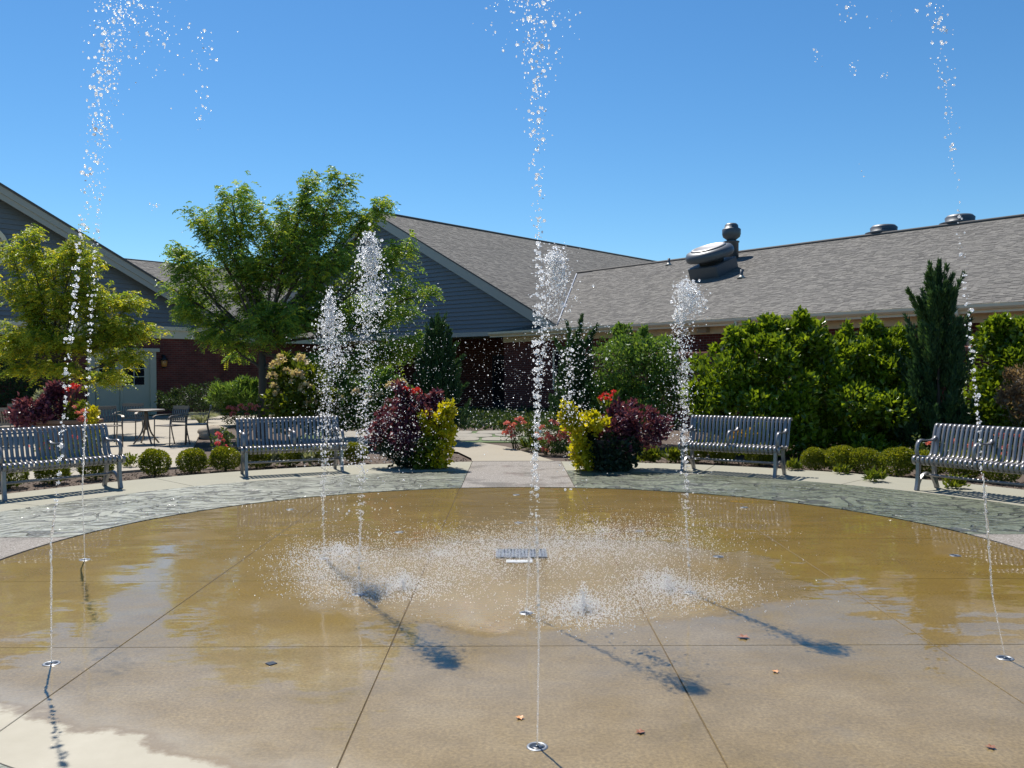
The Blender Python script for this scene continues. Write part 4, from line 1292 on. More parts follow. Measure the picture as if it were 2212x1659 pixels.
# ---- honey locusts
def locust(label, base, fork, L, nf, mat, trunk_r, seed, low_branches=()):
    rg = np.random.default_rng(seed)
    t = thing('honey_locust_tree', label, 'tree', base)
    b = np.array(base)
    m = MB()
    top = np.array(fork)
    m.tube([tuple(b - b + np.array([0, 0, -0.05])), tuple((top - b) * 0.5 + np.array([0.03, 0.02, 0])), tuple(top - b)], [trunk_r * 1.25, trunk_r, trunk_r * 0.8], 10)
    tr = m.build('trunk', M_BARK, t)
    limbs = MB()
    tips = []
    segs = []
    w = np.array([(r[0] * r[1] * r[2]) ** (2 / 3) for c, r in L]); w /= w.sum()
    cx = np.mean([c for c, r in L], axis=0)
    for k, (c, r) in enumerate(L):
        start = top + (cx - top) * rg.uniform(0.0, 0.22) * np.array([0.3, 0.3, 1.0])
        if c[2] < top[2] + 0.5: start = b + (top - b) * rg.uniform(0.75, 1.0)
        mid = start * 0.5 + c * 0.5 + np.array([0, 0, -0.12]) * rg.random() + rg.normal(size=3) * 0.10
        pts = [start, start * 0.7 + mid * 0.3 + rg.normal(size=3) * 0.03, mid, c * 0.75 + mid * 0.25 + rg.normal(size=3) * 0.05, c]
        limbs.tube([tuple(p - b) for p in pts], [trunk_r * 0.42, trunk_r * 0.36, trunk_r * 0.26, trunk_r * 0.18, trunk_r * 0.10], 6)
        nsub = max(6, int(14 * w[k] * len(L)))
        for j in range(nsub):
            f = rg.uniform(0.35, 1.0)
            s0 = mid + (c - mid) * (f * 2 - 1) if f > 0.5 else start + (mid - start) * f * 2
            dd = rg.normal(size=3); dd /= np.linalg.norm(dd)
            dd[2] = abs(dd[2]) * 0.8 if rg.random() < 0.7 else dd[2]
            e_ = c + dd * r * rg.uniform(0.5, 1.18)
            mm = (s0 + e_) / 2 + np.array([0, 0, 0.06]) + rg.normal(size=3) * 0.06
            limbs.tube([tuple(s0 - b), tuple(mm - b), tuple(e_ - b)], [trunk_r * 0.10, trunk_r * 0.07, trunk_r * 0.025], 4, cap=False)
            segs.append((s0, mm, e_))
    limbs.build('limb', M_BARK, t)
    # fronds along the twigs
    S = np.array(segs)
    pick = rg.integers(len(S), size=nf)
    f = rg.random(nf) ** 0.55
    s0, mm, e_ = S[pick, 0], S[pick, 1], S[pick, 2]
    ff = f[:, None]
    P = (1 - ff) ** 2 * s0 + 2 * ff * (1 - ff) * mm + ff ** 2 * e_ + rg.normal(size=(nf, 3)) * 0.075
    ax = unit(e_ - s0) * 0.6 + rg.normal(size=(nf, 3)) * 0.65
    ax[:, 2] = ax[:, 2] * 0.5 + 0.12
    ax = unit(ax)
    side = unit(np.cross(ax, np.array([0, 0, 1.0]) + rg.normal(size=(nf, 3)) * 0.35))
    length = rg.uniform(0.17, 0.30, nf)[:, None]
    K = 6
    Pl, Al, Rl, Sz = [], [], [], []
    base_r = rg.random(nf)
    for j in range(K):
        u = (j + 0.7) / K
        pos = P + ax * length * u + np.array([0, 0, -1.0]) * length * 0.55 * u * u
        tang = unit(ax + np.array([0, 0, -1.1]) * u)
        for sgn in (-1, 1):
            Pl.append(pos); Al.append(tang * 0.55 + side * sgn + rg.normal(size=(nf, 3)) * 0.15 + np.array([0, 0, -0.15]))
            Rl.append(np.clip(base_r * 0.8 + rg.random(nf) * 0.2, 0, 1)); Sz.append(rg.uniform(0.052, 0.078, nf) * (1.1 - 0.35 * abs(u - 0.45)))
    P_, A_, R_, Z_ = np.concatenate(Pl), np.concatenate(Al), np.concatenate(Rl), np.concatenate(Sz)
    me = leaf_mesh('locust_leaves', P_ - b, A_, Z_, Z_ * 0.46, R_, 0.05)
    link('crown', me, mat, t)
    return t
T2 = [(600, 465, 85, 60), (705, 455, 85, 60), (668, 392, 22, 28), (738, 395, 24, 30), (500, 420, 50, 42), (478, 505, 70, 60), (425, 470, 30, 25), (425, 580, 62, 42), (378, 628, 42, 30), (380, 545, 32, 16),
      (560, 590, 110, 80, .3), (700, 570, 110, 80, -.3), (800, 475, 42, 48), (825, 440, 18, 20), (855, 560, 52, 48), (905, 640, 52, 42), (890, 530, 34, 22), (600, 700, 110, 62, -.4), (740, 690, 100, 70, .3), (850, 690, 70, 60), (420, 690, 60, 55),
      (490, 735, 70, 50), (780, 790, 80, 50), (870, 770, 60, 50, 0.2), (660, 790, 80, 38, -.3), (535, 660, 60, 60, .5), (640, 520, 80, 60, .8), (920, 745, 60, 30)]
b_ = at(563, 935, 21.0)
locust('large honey locust tree with feathery leaves and dark trunk beside the cream hydrangea', (b_.x, b_.y, 0.0), at(566, 760, 21.0), lobes_px(T2, 21.0, 0.85), 13800, L_LOCUST2, 0.10, 3)
T1 = [(178, 512, 24, 26), (195, 560, 45, 36), (60, 510, 30, 26), (105, 560, 60, 38), (25, 545, 30, 18), (40, 640, 55, 50), (130, 650, 80, 60), (230, 650, 55, 42), (285, 655, 32, 15), (265, 715, 62, 36), (325, 712, 34, 14),
      (85, 740, 80, 48), (195, 745, 70, 48), (30, 740, 45, 50), (235, 815, 52, 17), (130, 800, 55, 25), (275, 770, 45, 22), (60, 800, 40, 20)]
b_ = at(115, 930, 22.0)
locust('smaller yellow green honey locust tree rising behind the flower planter', (b_.x, b_.y, 0.0), at(118, 800, 22.0), lobes_px(T1, 22.0, 0.85), 7000, L_LOCUST, 0.075, 9)

# ---- hedge shrubs on the right
def shrub_px(name, label, base_px, Y, lobes, n, leaf, mat, cat='shrub', **kw):
    q = at(base_px, 900, Y)
    if name == 'viburnum_shrub':
        lobes = [(a, b + 16, c * 0.96, d * 0.96) for a, b, c, d in lobes]
        tops = [(a, b, c, d) for a, b, c, d in lobes if b < 800]
        for k in range(12):
            a, b, c, d = tops[k % len(tops)]
            lobes.append((a + random.uniform(-0.9, 0.9) * c, b - d * random.uniform(0.7, 1.0), random.uniform(5, 9), random.uniform(14, 26)))
    return bush(name, label, cat, (q.x, q.y, -0.03), lobes_px(lobes, Y, kw.pop('depth', 0.8)), n, leaf, mat, **kw)
shrub_px('viburnum_shrub', 'glossy broad leaved viburnum shrub behind the bench with yellow flowers', 1620, 16.6,
         [(1560, 800, 60, 70), (1640, 760, 70, 70), (1600, 870, 110, 70), (1690, 850, 80, 100), (1650, 710, 22, 28), (1590, 735, 18, 24), (1530, 850, 40, 70), (1700, 735, 45, 45), (1660, 940, 110, 50)],
         22000, (0.11, 0.072), L_VIB, group='viburnum hedge', stems=10, depth=1.1)
shrub_px('viburnum_shrub', 'glossy broad leaved viburnum shrub beside the spiky juniper, over the boxwood row', 1840, 16.5,
         [(1790, 780, 60, 70), (1735, 730, 40, 50), (1740, 695, 16, 22), (1870, 770, 65, 65), (1930, 760, 45, 55), (1840, 860, 110, 80), (1920, 860, 60, 90), (1880, 710, 22, 24), (1820, 725, 24, 24), (1845, 945, 110, 50)],
         22000, (0.11, 0.072), L_VIB, group='viburnum hedge', stems=10, depth=1.1)
shrub_px('viburnum_shrub', 'glossy broad leaved viburnum shrub on the other side of the juniper, next to bronze maple', 2180, 15.6,
         [(2150, 780, 50, 70), (2200, 750, 50, 60), (2130, 860, 40, 80), (2230, 830, 60, 100), (2150, 715, 22, 26), (2200, 910, 80, 60), (2140, 930, 40, 50)],
         15000, (0.105, 0.068), L_VIB, group='viburnum hedge', stems=8, depth=1.1)
shrub_px('bronze_maple', 'low bronze tan leaved maple at the edge beside the viburnum', 2230, 14.6,
         [(2205, 830, 34, 40), (2190, 880, 28, 26), (2240, 860, 50, 70)], 2600, (0.075, 0.03), L_TAN, stems=4)
shrub_px('round_shrub', 'rounded soft green shrub behind the purple and yellow planter', 1375, 18.6,
         [(1375, 800, 85, 80), (1335, 765, 55, 48), (1420, 775, 45, 50), (1345, 735, 18, 26), (1390, 740, 24, 20), (1320, 850, 50, 50), (1430, 850, 45, 55), (1375, 880, 80, 50), (1300, 860, 30, 36)],
         17000, (0.085, 0.042), L_ROUND, stems=8, depth=1.2)

def conifer(name, label, base_px, Y, height, width, n, seed, tips=(), lean=0.0, mat=None, hang=0.0):
    rg = np.random.default_rng(seed)
    q = at(base_px, 900, Y)
    t = thing(name, label, 'conifer', (q.x, q.y, -0.03))
    MB().tube([(0, 0, 0), (0.01, 0, height * 0.3), (lean, 0, height * 0.7)], [0.05, 0.03, 0.01], 7).build('trunk', M_BARK, t)
    # upward plumes
    npl = 210
    Ps, As, Rs, Ls = [], [], [], []
    def plume(p0, ax, ln, wd, k):
        u = rg.random(k)
        ax = ax / np.linalg.norm(ax)
        rad = wd * (1 - u) ** 0.8 * (0.35 + 0.65 * np.minimum(1, u * 5))
        off = unit(rg.normal(size=(k, 3)))
        off -= ax * (off @ ax)[:, None]
        P = p0 + ax * ln * u[:, None] + off * rad[:, None] * rg.random((k, 1)) ** 0.5
        A = ax * 1.0 + off * 0.5 + rg.normal(size=(k, 3)) * 0.12
        Ps.append(P); As.append(A); Rs.append(np.clip(rg.random(k) * 0.6 + rg.random() * 0.4, 0, 1)); Ls.append(rg.uniform(0.06, 0.125, k))
    per = n // npl
    for i in range(npl):
        f = rg.random() ** 1.25
        z = height * f * 0.86
        prof = width * (0.25 + 0.75 * min(1, (f + 0.02) * 7)) * (1 - f) ** 0.72
        a = rg.random() * 2 * math.pi
        r0 = prof * rg.uniform(0.05, 0.85)
        p0 = np.array([r0 * math.cos(a) + lean * f, r0 * math.sin(a), z])
        out = rg.uniform(0.15, 0.55)
        plume(p0, np.array([math.cos(a) * out, math.sin(a) * out, 1.0]), height * rg.uniform(0.10, 0.20), 0.075 + 0.05 * (1 - f), per)
    plume(np.array([lean, 0, height * 0.78]), np.array([0.02, 0, 1.0]), height * 0.24, 0.06, per * 3)
    for (px, py, zf, dirx) in tips:
        tip = np.array(at(px, py, Y)) - np.array([q.x, q.y, -0.03])
        st_ = np.array([tip[0] * 0.45, 0, tip[2] - 0.45 * zf])
        plume(st_, tip - st_, np.linalg.norm(tip - st_), 0.06, per * 2)
    me = leaf_mesh('conifer_leaves', np.concatenate(Ps), np.concatenate(As), np.concatenate(Ls), np.concatenate(Ls) * 0.24, np.concatenate(Rs), 0.02)
    link('foliage', me, mat or L_JUN, t)
    return t
conifer('juniper_tree', 'tall spiky dark green juniper between two viburnum shrubs behind the bench', 2026, 15.4, 3.42, 0.88, 36000, 21,
        tips=((2026, 582, 1.0, 0), (1962, 628, 1.3, 0), (1985, 645, 1.0, 0), (2066, 628, 1.2, 0), (2072, 690, 1, 0), (1962, 730, 1, 0), (2092, 720, 1, 0)))
conifer('cypress_tree', 'dark pointed cypress left of the path, behind the coleus planter', 945, 19.5, 2.80, 0.80, 28000, 22, tips=((950, 692, 1.0, 0), (985, 745, 1, 0), (1000, 770, 0.8, 0), (1008, 830, 0.8, 0)))
conifer('cypress_tree', 'dark cypress with several pointed tips right of the path, behind the coral roses', 1245, 18.8, 2.35, 0.74, 26000, 23, tips=((1225, 698, 1, 0), (1256, 684, 1, 0), (1288, 706, 1, 0), (1200, 735, 1, 0), (1275, 720, .8, 0)))
# ---- shrubs along the left buildings
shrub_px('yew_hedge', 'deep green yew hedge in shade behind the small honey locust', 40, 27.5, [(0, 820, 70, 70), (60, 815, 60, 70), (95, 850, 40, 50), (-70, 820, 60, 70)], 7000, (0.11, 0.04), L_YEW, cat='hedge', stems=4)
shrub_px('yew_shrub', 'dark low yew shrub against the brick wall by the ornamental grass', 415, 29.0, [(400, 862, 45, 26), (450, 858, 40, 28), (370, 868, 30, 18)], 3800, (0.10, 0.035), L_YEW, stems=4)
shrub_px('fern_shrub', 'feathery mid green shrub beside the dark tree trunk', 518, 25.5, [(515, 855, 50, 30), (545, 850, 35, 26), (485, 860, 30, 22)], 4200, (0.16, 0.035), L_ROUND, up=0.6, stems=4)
def grass_tuft(label, px, Y, h, n, mat, name='ornamental_grass', r=0.25):
    q = at(px, 900, Y)
    t = thing(name, label, 'grass', (q.x, q.y, -0.03))
    a = RNG.random(n) * 2 * math.pi
    sp = RNG.random(n) ** 0.6
    P = np.stack([np.cos(a) * 0.05, np.sin(a) * 0.05, np.zeros(n)], 1)
    A = np.stack([np.cos(a) * sp * 0.9, np.sin(a) * sp * 0.9, np.ones(n)], 1)
    Ls = h * RNG.uniform(0.6, 1.1, n)
    A = unit(A)
    me1 = leaf_mesh('grass_blades', P, A, Ls * 0.7, 0.012)
    link('blades', me1, mat, t)
    P2 = P + A * (Ls * 0.55)[:, None]
    me2 = leaf_mesh('grass_tips', P2, A * 0.5 + np.stack([np.cos(a), np.sin(a), -0.55 * np.ones(n)], 1) * 0.8, Ls * 0.5, 0.012)
    link('blade_tips', me2, mat, t)
    return t
grass_tuft('pale arching ornamental grass tuft by the brick wall', 436, 26.5, 0.62, 260, L_GREY)
# hydrangea
hy = shrub_px('hydrangea_shrub', 'yellow green hydrangea with cream flower heads behind the bench, right of the trunk', 635, 17.6,
         [(640, 850, 55, 60), (610, 880, 40, 45), (680, 870, 40, 55), (650, 810, 40, 35), (620, 815, 25, 25), (700, 900, 35, 45)], 5200, (0.11, 0.065), L_LIME, stems=8)
blooms(hy, 'hydrangea_head', F_CREAM, 0.115, [at(px, py, 17.6 - 0.35) for px, py in ((595, 790), (588, 815), (620, 802), (607, 778), (640, 812), (625, 868), (592, 838), (660, 840), (600, 852), (690, 850), (650, 780), (672, 875), (633, 830))], 'flower_head')
hy = shrub_px('hydrangea_shrub', 'hydrangea with a few cream heads behind the jets, left of the coleus', 800, 18.0,
         [(790, 880, 60, 55), (850, 870, 50, 50), (740, 880, 45, 55), (820, 840, 40, 30)], 4800, (0.11, 0.065), L_ROUND, stems=8)
blooms(hy, 'hydrangea_head', F_CREAM, 0.115, [at(px, py, 17.6) for px, py in ((848, 838), (820, 855), (800, 862), (770, 850), (868, 830), (735, 862), (835, 870))], 'flower_head')
# roses
def roses(label, px, Y, lobes, n, fl, key, mat, r, group='rose bushes', lm=None):
    t = shrub_px('rose_bush', label, px, Y, lobes, n, (0.045, 0.028), lm or L_ROSE, group=group, stems=5)
    blooms(t, key, mat, r, [at(a, b, Y - 0.22) for a, b in fl])
    return t
roses('salmon pink rose bush between the tree trunk and the patio boulder', 520, 18.6, [(515, 895, 32, 20), (545, 893, 22, 20), (497, 900, 18, 18)], 1700,
      [(496, 882), (508, 886), (520, 878), (530, 884), (541, 876), (548, 886), (556, 880), (503, 896), (533, 896)], 'rose_salmon', F_CORAL, 0.07, lm=L_LIME)
roses('coral rose bush at the right edge of the curving path', 1118, 17.6, [(1115, 935, 28, 30), (1140, 945, 20, 30)], 1500,
      [(1096, 918), (1104, 926), (1125, 906), (1112, 920), (1092, 938), (1130, 916), (1100, 934), (1118, 910), (1108, 944), (1136, 928)], 'rose_coral', F_CORAL, 0.072)
roses('coral rose bush behind the foremost thin jet, beside the yellow vine', 1185, 16.6, [(1180, 940, 36, 32), (1215, 945, 26, 36), (1165, 965, 24, 24)], 2200,
      [(1192, 912), (1186, 948), (1194, 950), (1168, 950), (1212, 934), (1225, 940), (1215, 950), (1176, 975), (1236, 925), (1200, 916), (1233, 948), (1160, 940), (1182, 938), (1222, 930), (1206, 944), (1190, 955), (1228, 958), (1172, 925)], 'rose_coral', F_CORAL, 0.072)
roses('red rose bush left of the bench with hydrangea behind it', 478, 15.3, [(478, 955, 22, 28), (495, 965, 18, 24)], 700,
      [(470, 938), (477, 941), (481, 952), (470, 960), (487, 965), (476, 946)], 'rose_red', F_PINK, 0.045)
roses('red rose bush seen through the slats of the bench before the planter', 160, 14.4, [(110, 975, 35, 22), (180, 970, 40, 26), (150, 985, 40, 16)], 1200,
      [(63, 967), (86, 972), (112, 968), (158, 944), (170, 946), (140, 972), (96, 960)], 'rose_red', F_PINK, 0.045)
roses('coral rose bush behind the slats of the bench by the juniper', 2080, 13.9, [(2020, 985, 40, 26), (2080, 975, 45, 30), (2150, 975, 45, 30), (2210, 970, 40, 30)], 2600,
      [(2010, 962), (2022, 960), (2064, 954), (2098, 966), (2172, 970), (2160, 944), (2190, 940), (2205, 948), (2170, 985), (2210, 965)], 'rose_coral', F_CORAL, 0.06)
yf = shrub_px('yellow_flower_plant', 'plant with yellow orange blooms behind the bench next to the viburnum', 1605, 14.9, [(1600, 960, 40, 26), (1560, 965, 35, 22), (1640, 965, 26, 22)], 1800, (0.05, 0.025), L_LIME, cat='plant', stems=5)
blooms(yf, 'yellow_bloom', F_YEL, 0.055, [at(a, b, 14.7) for a, b in ((1588, 938), (1598, 932), (1620, 930), (1606, 941), (1580, 948), (1632, 938))])

# ---- boxwoods: three clipped shapes, copied round the beds
def box_mesh(seed, lob):
    P, d, rad = sample_lobes(lob, 4600, 0.8, 0.10)
    keep = P[:, 2] > 0.035
    P, d, rad = P[keep], d[keep], rad[keep]
    A = d * 0.6 + np.array([0, 0, 0.45]) + RNG.normal(size=P.shape) * 0.5
    s = RNG.uniform(0.020, 0.036, len(P))
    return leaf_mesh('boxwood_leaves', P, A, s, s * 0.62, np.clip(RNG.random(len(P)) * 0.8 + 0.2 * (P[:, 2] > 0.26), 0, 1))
BOXV = [box_mesh(1, [(np.array([0, 0, 0.20]), np.array([0.235, 0.235, 0.185])), (np.array([0.08, 0, 0.27]), np.array([0.14, 0.16, 0.13]))]),
        box_mesh(2, [(np.array([0, 0, 0.20]), np.array([0.228, 0.24, 0.195])), (np.array([-0.07, 0.02, 0.26]), np.array([0.15, 0.16, 0.14]))]),
        box_mesh(3, [(np.array([0, 0, 0.19]), np.array([0.25, 0.25, 0.185])), (np.array([0.05, 0.05, 0.28]), np.array([0.15, 0.15, 0.11]))])]
BOXSTEM = MB().tube([(0, 0, -0.02), (0.01, 0, 0.15)], [0.02, 0.015], 6).tube([(0, 0, 0.02), (0.08, 0.03, 0.18)], [0.012, 0.008], 5).tube([(0, 0, 0.02), (-0.07, 0.02, 0.18)], [0.012, 0.008], 5).mesh('boxwood_stem')
def boxwood(px, r, label, group, scale=1.0, k=0):
    # distance from the camera: where the column meets the ring of radius r round the pad
    t_ = (px - 1106) / FPX
    a = 1 + t_ * t_; b = -2 * (t_ * PX + PY); c = PX * PX + PY * PY - r * r
    Y = (-b + math.sqrt(b * b - 4 * a * c)) / (2 * a)
    t = thing('boxwood', label, 'shrub', (t_ * Y, Y, -0.03), random.uniform(0, 6), group)
    t.scale = (scale, scale, scale * random.uniform(0.94, 1.06))
    link('foliage', BOXV[k % 3], L_BOX, t)
    link('stem', BOXSTEM, M_STEM, t)
for k, px in enumerate((333, 412)):
    boxwood(px, 8.25, ('clipped round boxwood standing free beside the planter bench', 'clipped round boxwood standing free nearer the hydrangea bench')[k], 'boxwoods between the left benches', 1.0, k)
boxwood(486, 8.2, 'clipped boxwood half behind the end of the bench beside the red roses', 'boxwoods behind benches', 1.0, 2)
for k, px in enumerate((553, 625, 700, 765)):
    boxwood(px, 8.3, ('first', 'second', 'third', 'fourth')[k] + ' boxwood from the red roses, seen under the hydrangea bench', 'boxwoods under the hydrangea bench', 0.95, k)
for k, px in enumerate((18, 110, 205)):
    boxwood(px, 8.5, ('third', 'second', 'first')[k] + ' boxwood counted from the free standing pair, under the planter bench', 'boxwoods under the planter bench', 1.0, k)
for k, (px, s_) in enumerate(((1762, 0.95), (1815, 1.05), (1872, 1.1), (1938, 1.15))):
    boxwood(px, 8.05, ('first', 'second', 'third', 'fourth')[k] + ' boxwood from the yellow flower bench in the row below the viburnum', 'boxwoods between the right benches', s_, k)
for k, px in enumerate((1500, 1560, 1640)):
    boxwood(px, 8.3, ('first', 'second', 'third')[k] + ' boxwood from the coleus, seen under the yellow flower bench', 'boxwoods under the yellow flower bench', 0.95, k)
for k, px in enumerate((2010, 2085, 2165)):
    boxwood(px, 8.4, ('first', 'second', 'third')[k] + ' boxwood from the viburnum row, seen under the juniper bench', 'boxwoods under the juniper bench', 1.0, k)
def small_plant(px, py, label, mat, s, n=220, leaf=(0.09, 0.035), cat='plant', name='small_plant'):
    q = g(px, py, -0.03)
    return bush(name, label, cat, (q.x, q.y, -0.03), [(np.array([q.x, q.y, s * 0.45]), np.array([s, s, s * 0.55]))], n, leaf, mat, stems=0, up=0.7)
small_plant(1700 + 15, 1020, 'lime green weed at the walk edge beside the bench end', L_LIME, 0.10)
small_plant(1893, 1045, 'bright green seedling at the foot of the boxwood row', L_LIME, 0.13)
small_plant(1817, 1028, 'low leafy sprout at the edge of the boxwood row', L_LIME, 0.09)
small_plant(455, 1013, 'tiny yellow green sprout in the mulch between boxwoods', L_LIME, 0.06, 90)
small_plant(2062, 1060, 'lime green sprout under the bench before the juniper', L_LIME, 0.11)
small_plant(138, 1035, 'small lime sprout in mulch under the bench before the planter', L_LIME, 0.07, 120)
small_plant(592, 1008, 'silvery hosta clump under the hydrangea bench', L_GREY, 0.16, 160, (0.14, 0.06))
small_plant(672, 1006, 'second pale hosta clump beneath the hydrangea bench, nearer the coleus', L_GREY, 0.15, 150, (0.14, 0.06))
small_plant(282, 1012, 'yellowish low shrub at the end of the planter bench', L_LIME, 0.20, 380, (0.06, 0.03))
small_plant(1400, 1000, 'lime leafy plant between the coleus planter and the bench', L_LIME, 0.22, 420, (0.11, 0.05))
small_plant(1455, 1000, 'lime leafy plant right against the bench end by the jet', L_LIME, 0.18, 320, (0.11, 0.05))
small_plant(1150, 975, 'lime daylily leaves below the coral roses at the path edge', L_LIME, 0.16, 260, (0.22, 0.025))
small_plant(1205, 985, 'low dark leafed plant under the coral roses', L_ROSE, 0.24, 700, (0.05, 0.03))

# ---- big entry planters
def cannas(label, pos, h, mat_l, mat_f, n=5):
    t = thing('canna_plant', label, 'plant', pos)
    P, A, Ls = [], [], []
    m = MB()
    tips = []
    for k in range(n):
        a = 2 * math.pi * k / n + random.random()
        tx, ty = 0.12 * math.cos(a), 0.12 * math.sin(a)
        hh = h * random.uniform(0.75, 1.0)
        m.tube([(0, 0, 0), (tx * 0.5, ty * 0.5, hh * 0.5), (tx, ty, hh)], [0.012, 0.010, 0.006], 6)
        tips.append((tx, ty, hh))
        for j in range(4):
            f = 0.3 + 0.16 * j
            P.append((tx * f, ty * f, hh * f)); b = a + j * 2.2
            A.append((math.cos(b) * 0.55, math.sin(b) * 0.55, 0.85)); Ls.append(random.uniform(0.2, 0.3))
    m.build('stem', M_STEM, t)
    link('leaves', leaf_mesh('canna_leaves', np.array(P), np.array(A), np.array(Ls), np.array(Ls) * 0.36), mat_l, t)
    blooms(t, 'canna_bloom', mat_f, 0.06, [Vector(p) + t.location for p in tips])
    return t
def entry_planter(px, py, side):
    left = side < 0
    q = g(px, py)
    who = 'left' if left else 'right'
    pl = thing('planter_pot', 'dark planter pot almost hidden under ' + ('the taller coleus left of the path' if left else 'the coleus right of the path'), 'planter', (q.x, q.y, 0.004))
    MB().lathe([(0.26, 0.0), (0.33, 0.40), (0.36, 0.44), (0.36, 0.48), (0.31, 0.48), (0.30, 0.43)], 28).build('pot', M_POT, pl)
    return q
q = entry_planter(905, 1008, -1)
Yq = q.y
bush('coleus_plant', 'big dark purple coleus left of the path, beside the bench', 'plant', (q.x, q.y, 0.40),
     lobes_px([(845, 920, 45, 40), (900, 915, 50, 48), (870, 880, 40, 30), (935, 905, 35, 40), (815, 945, 26, 22), (890, 950, 60, 30), (868, 862, 14, 22), (960, 885, 14, 18)], Yq, 0.9), 3600, (0.085, 0.055), L_PURPLE, stems=8)
bush('sweet_potato_vine', 'bright yellow green trailing vine left of the path over the pot edge', 'plant', (q.x + 0.25, q.y - 0.1, 0.40),
     lobes_px([(950, 920, 30, 30), (962, 950, 22, 40), (945, 985, 28, 34), (935, 1000, 30, 18)], Yq - 0.25, 0.9), 1900, (0.085, 0.06), L_YELLOW, stems=3)
bush('trailing_vine', 'dark green leaves trailing to the walk below the left coleus', 'plant', (q.x, q.y, 0.05),
     lobes_px([(885, 985, 45, 28), (915, 1000, 30, 18), (860, 975, 30, 22)], Yq - 0.1, 0.9), 1500, (0.075, 0.05), L_DARKVINE, stems=0)
bush('lime_vine', 'mid green leaves between purple coleus and yellow vine left of path', 'plant', (q.x + 0.1, q.y - 0.2, 0.05),
     lobes_px([(930, 975, 30, 35), (915, 1000, 26, 14)], Yq - 0.3, 0.8), 900, (0.075, 0.05), L_LIME, stems=0)
cannas('red flowered bronze canna rising above the left coleus', (at(885, 880, Yq).x, Yq, 0.45), 0.86, L_PURPLE, F_RED, 5)
q = entry_planter(1312, 1012, 1)
Yq = q.y
bush('coleus_plant', 'dull purple coleus right of the path, spreading towards the bench', 'plant', (q.x, q.y, 0.40),
     lobes_px([(1320, 925, 50, 32), (1390, 925, 45, 36), (1360, 905, 50, 28), (1415, 930, 26, 28), (1330, 955, 50, 26), (1390, 950, 40, 22)], Yq, 0.9), 3400, (0.075, 0.05), L_PURPLE, stems=8)
bush('sweet_potato_vine', 'golden yellow trailing vine right of the path beside the coral roses', 'plant', (q.x - 0.25, q.y - 0.1, 0.40),
     lobes_px([(1278, 912, 36, 22), (1258, 935, 26, 36), (1252, 975, 18, 36), (1264, 1000, 16, 18)], Yq - 0.28, 0.9), 2100, (0.085, 0.055), L_YELLOW, stems=3)
bush('trailing_vine', 'dark green leaves trailing to the walk below the right coleus', 'plant', (q.x, q.y, 0.05),
     lobes_px([(1310, 975, 45, 40), (1345, 985, 36, 30), (1285, 985, 30, 34), (1320, 1003, 50, 14)], Yq - 0.15, 0.9), 2600, (0.075, 0.05), L_DARKVINE, stems=0)
cannas('red flowered green canna rising behind the right coleus', (at(1318, 890, Yq).x, Yq + 0.1, 0.45), 0.80, L_LIME, F_RED, 5)

# ---- terracotta planter with mixed flowers
q = at(148, 905, 16.6)
pl = thing('flower_planter', 'long terracotta box planter behind the bench, full of mixed flowers', 'planter', (q.x, 16.6, 0.008))
m = MB()
m.bbox(-0.50, 0.50, -0.26, 0.26, 0.0, 0.60, 0.02)
m.build('box', M_TERRA, pl)
MB().bbox(-0.54, 0.54, -0.30, 0.30, 0.601, 0.67, 0.015).build('rim', M_TERRA, pl)
Yp = 16.6
def pb(name, label, lobes, n, leaf, mat, **kw):
    return bush(name, label, 'plant', (q.x + kw.pop('dx', 0), Yp, 0.66), lobes_px(lobes, Yp - kw.pop('dy', 0.0), 0.8), n, leaf, mat, stems=3, **kw)
pb('coleus_plant', 'dark purple coleus spilling over the terracotta planter', [(58, 895, 36, 26), (85, 905, 30, 18), (30, 900, 16, 14), (62, 880, 20, 18)], 1500, (0.085, 0.055), L_PURPLE, dy=0.2)
pb('coleus_plant', 'upright purple coleus in the middle of the terracotta planter', [(122, 880, 24, 30), (118, 858, 14, 20), (135, 900, 20, 16)], 1100, (0.085, 0.055), L_PURPLE)
pb('dusty_miller', 'pale silvery dusty miller between the purple coleus in the planter', [(95, 872, 18, 24), (88, 890, 18, 16), (105, 850, 10, 8)], 700, (0.09, 0.03), L_GREY)
lv = pb('lantana_plant', 'yellow green lantana with coral blooms in the terracotta planter', [(165, 885, 22, 24), (185, 895, 20, 14), (155, 905, 20, 12)], 900, (0.06, 0.035), L_LIME, dy=0.1)
blooms(lv, 'lantana_bloom', F_CORAL, 0.05, [at(a, b, Yp - 0.4) for a, b in ((168, 893), (176, 902), (182, 890), (190, 893), (172, 908), (181, 909), (160, 880))])
pb('sweet_potato_vine', 'lime sweet potato vine trailing down the end of the terracotta planter', [(203, 905, 9, 24), (196, 890, 12, 10), (206, 940, 8, 26), (196, 965, 8, 20)], 520, (0.07, 0.05), L_YELLOW, dx=0.4, dy=0.3)
cannas('scarlet canna standing tall in the terracotta planter', (at(155, 880, Yp).x, Yp, 0.66), 0.68, L_PURPLE, F_RED, 4)
n = 9000
P = np.stack([RNG.uniform(-5.5, 4.5, n), RNG.uniform(22.8, 31.5, n), RNG.uniform(0.0, 0.20, n)], 1)
A = RNG.normal(size=(n, 3)) * 0.6 + np.array([0, 0, 0.6])
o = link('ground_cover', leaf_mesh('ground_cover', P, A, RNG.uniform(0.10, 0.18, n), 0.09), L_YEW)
tag(o, 'dark low ground cover before the shaded brick entrance', 'ground cover', kind='stuff')
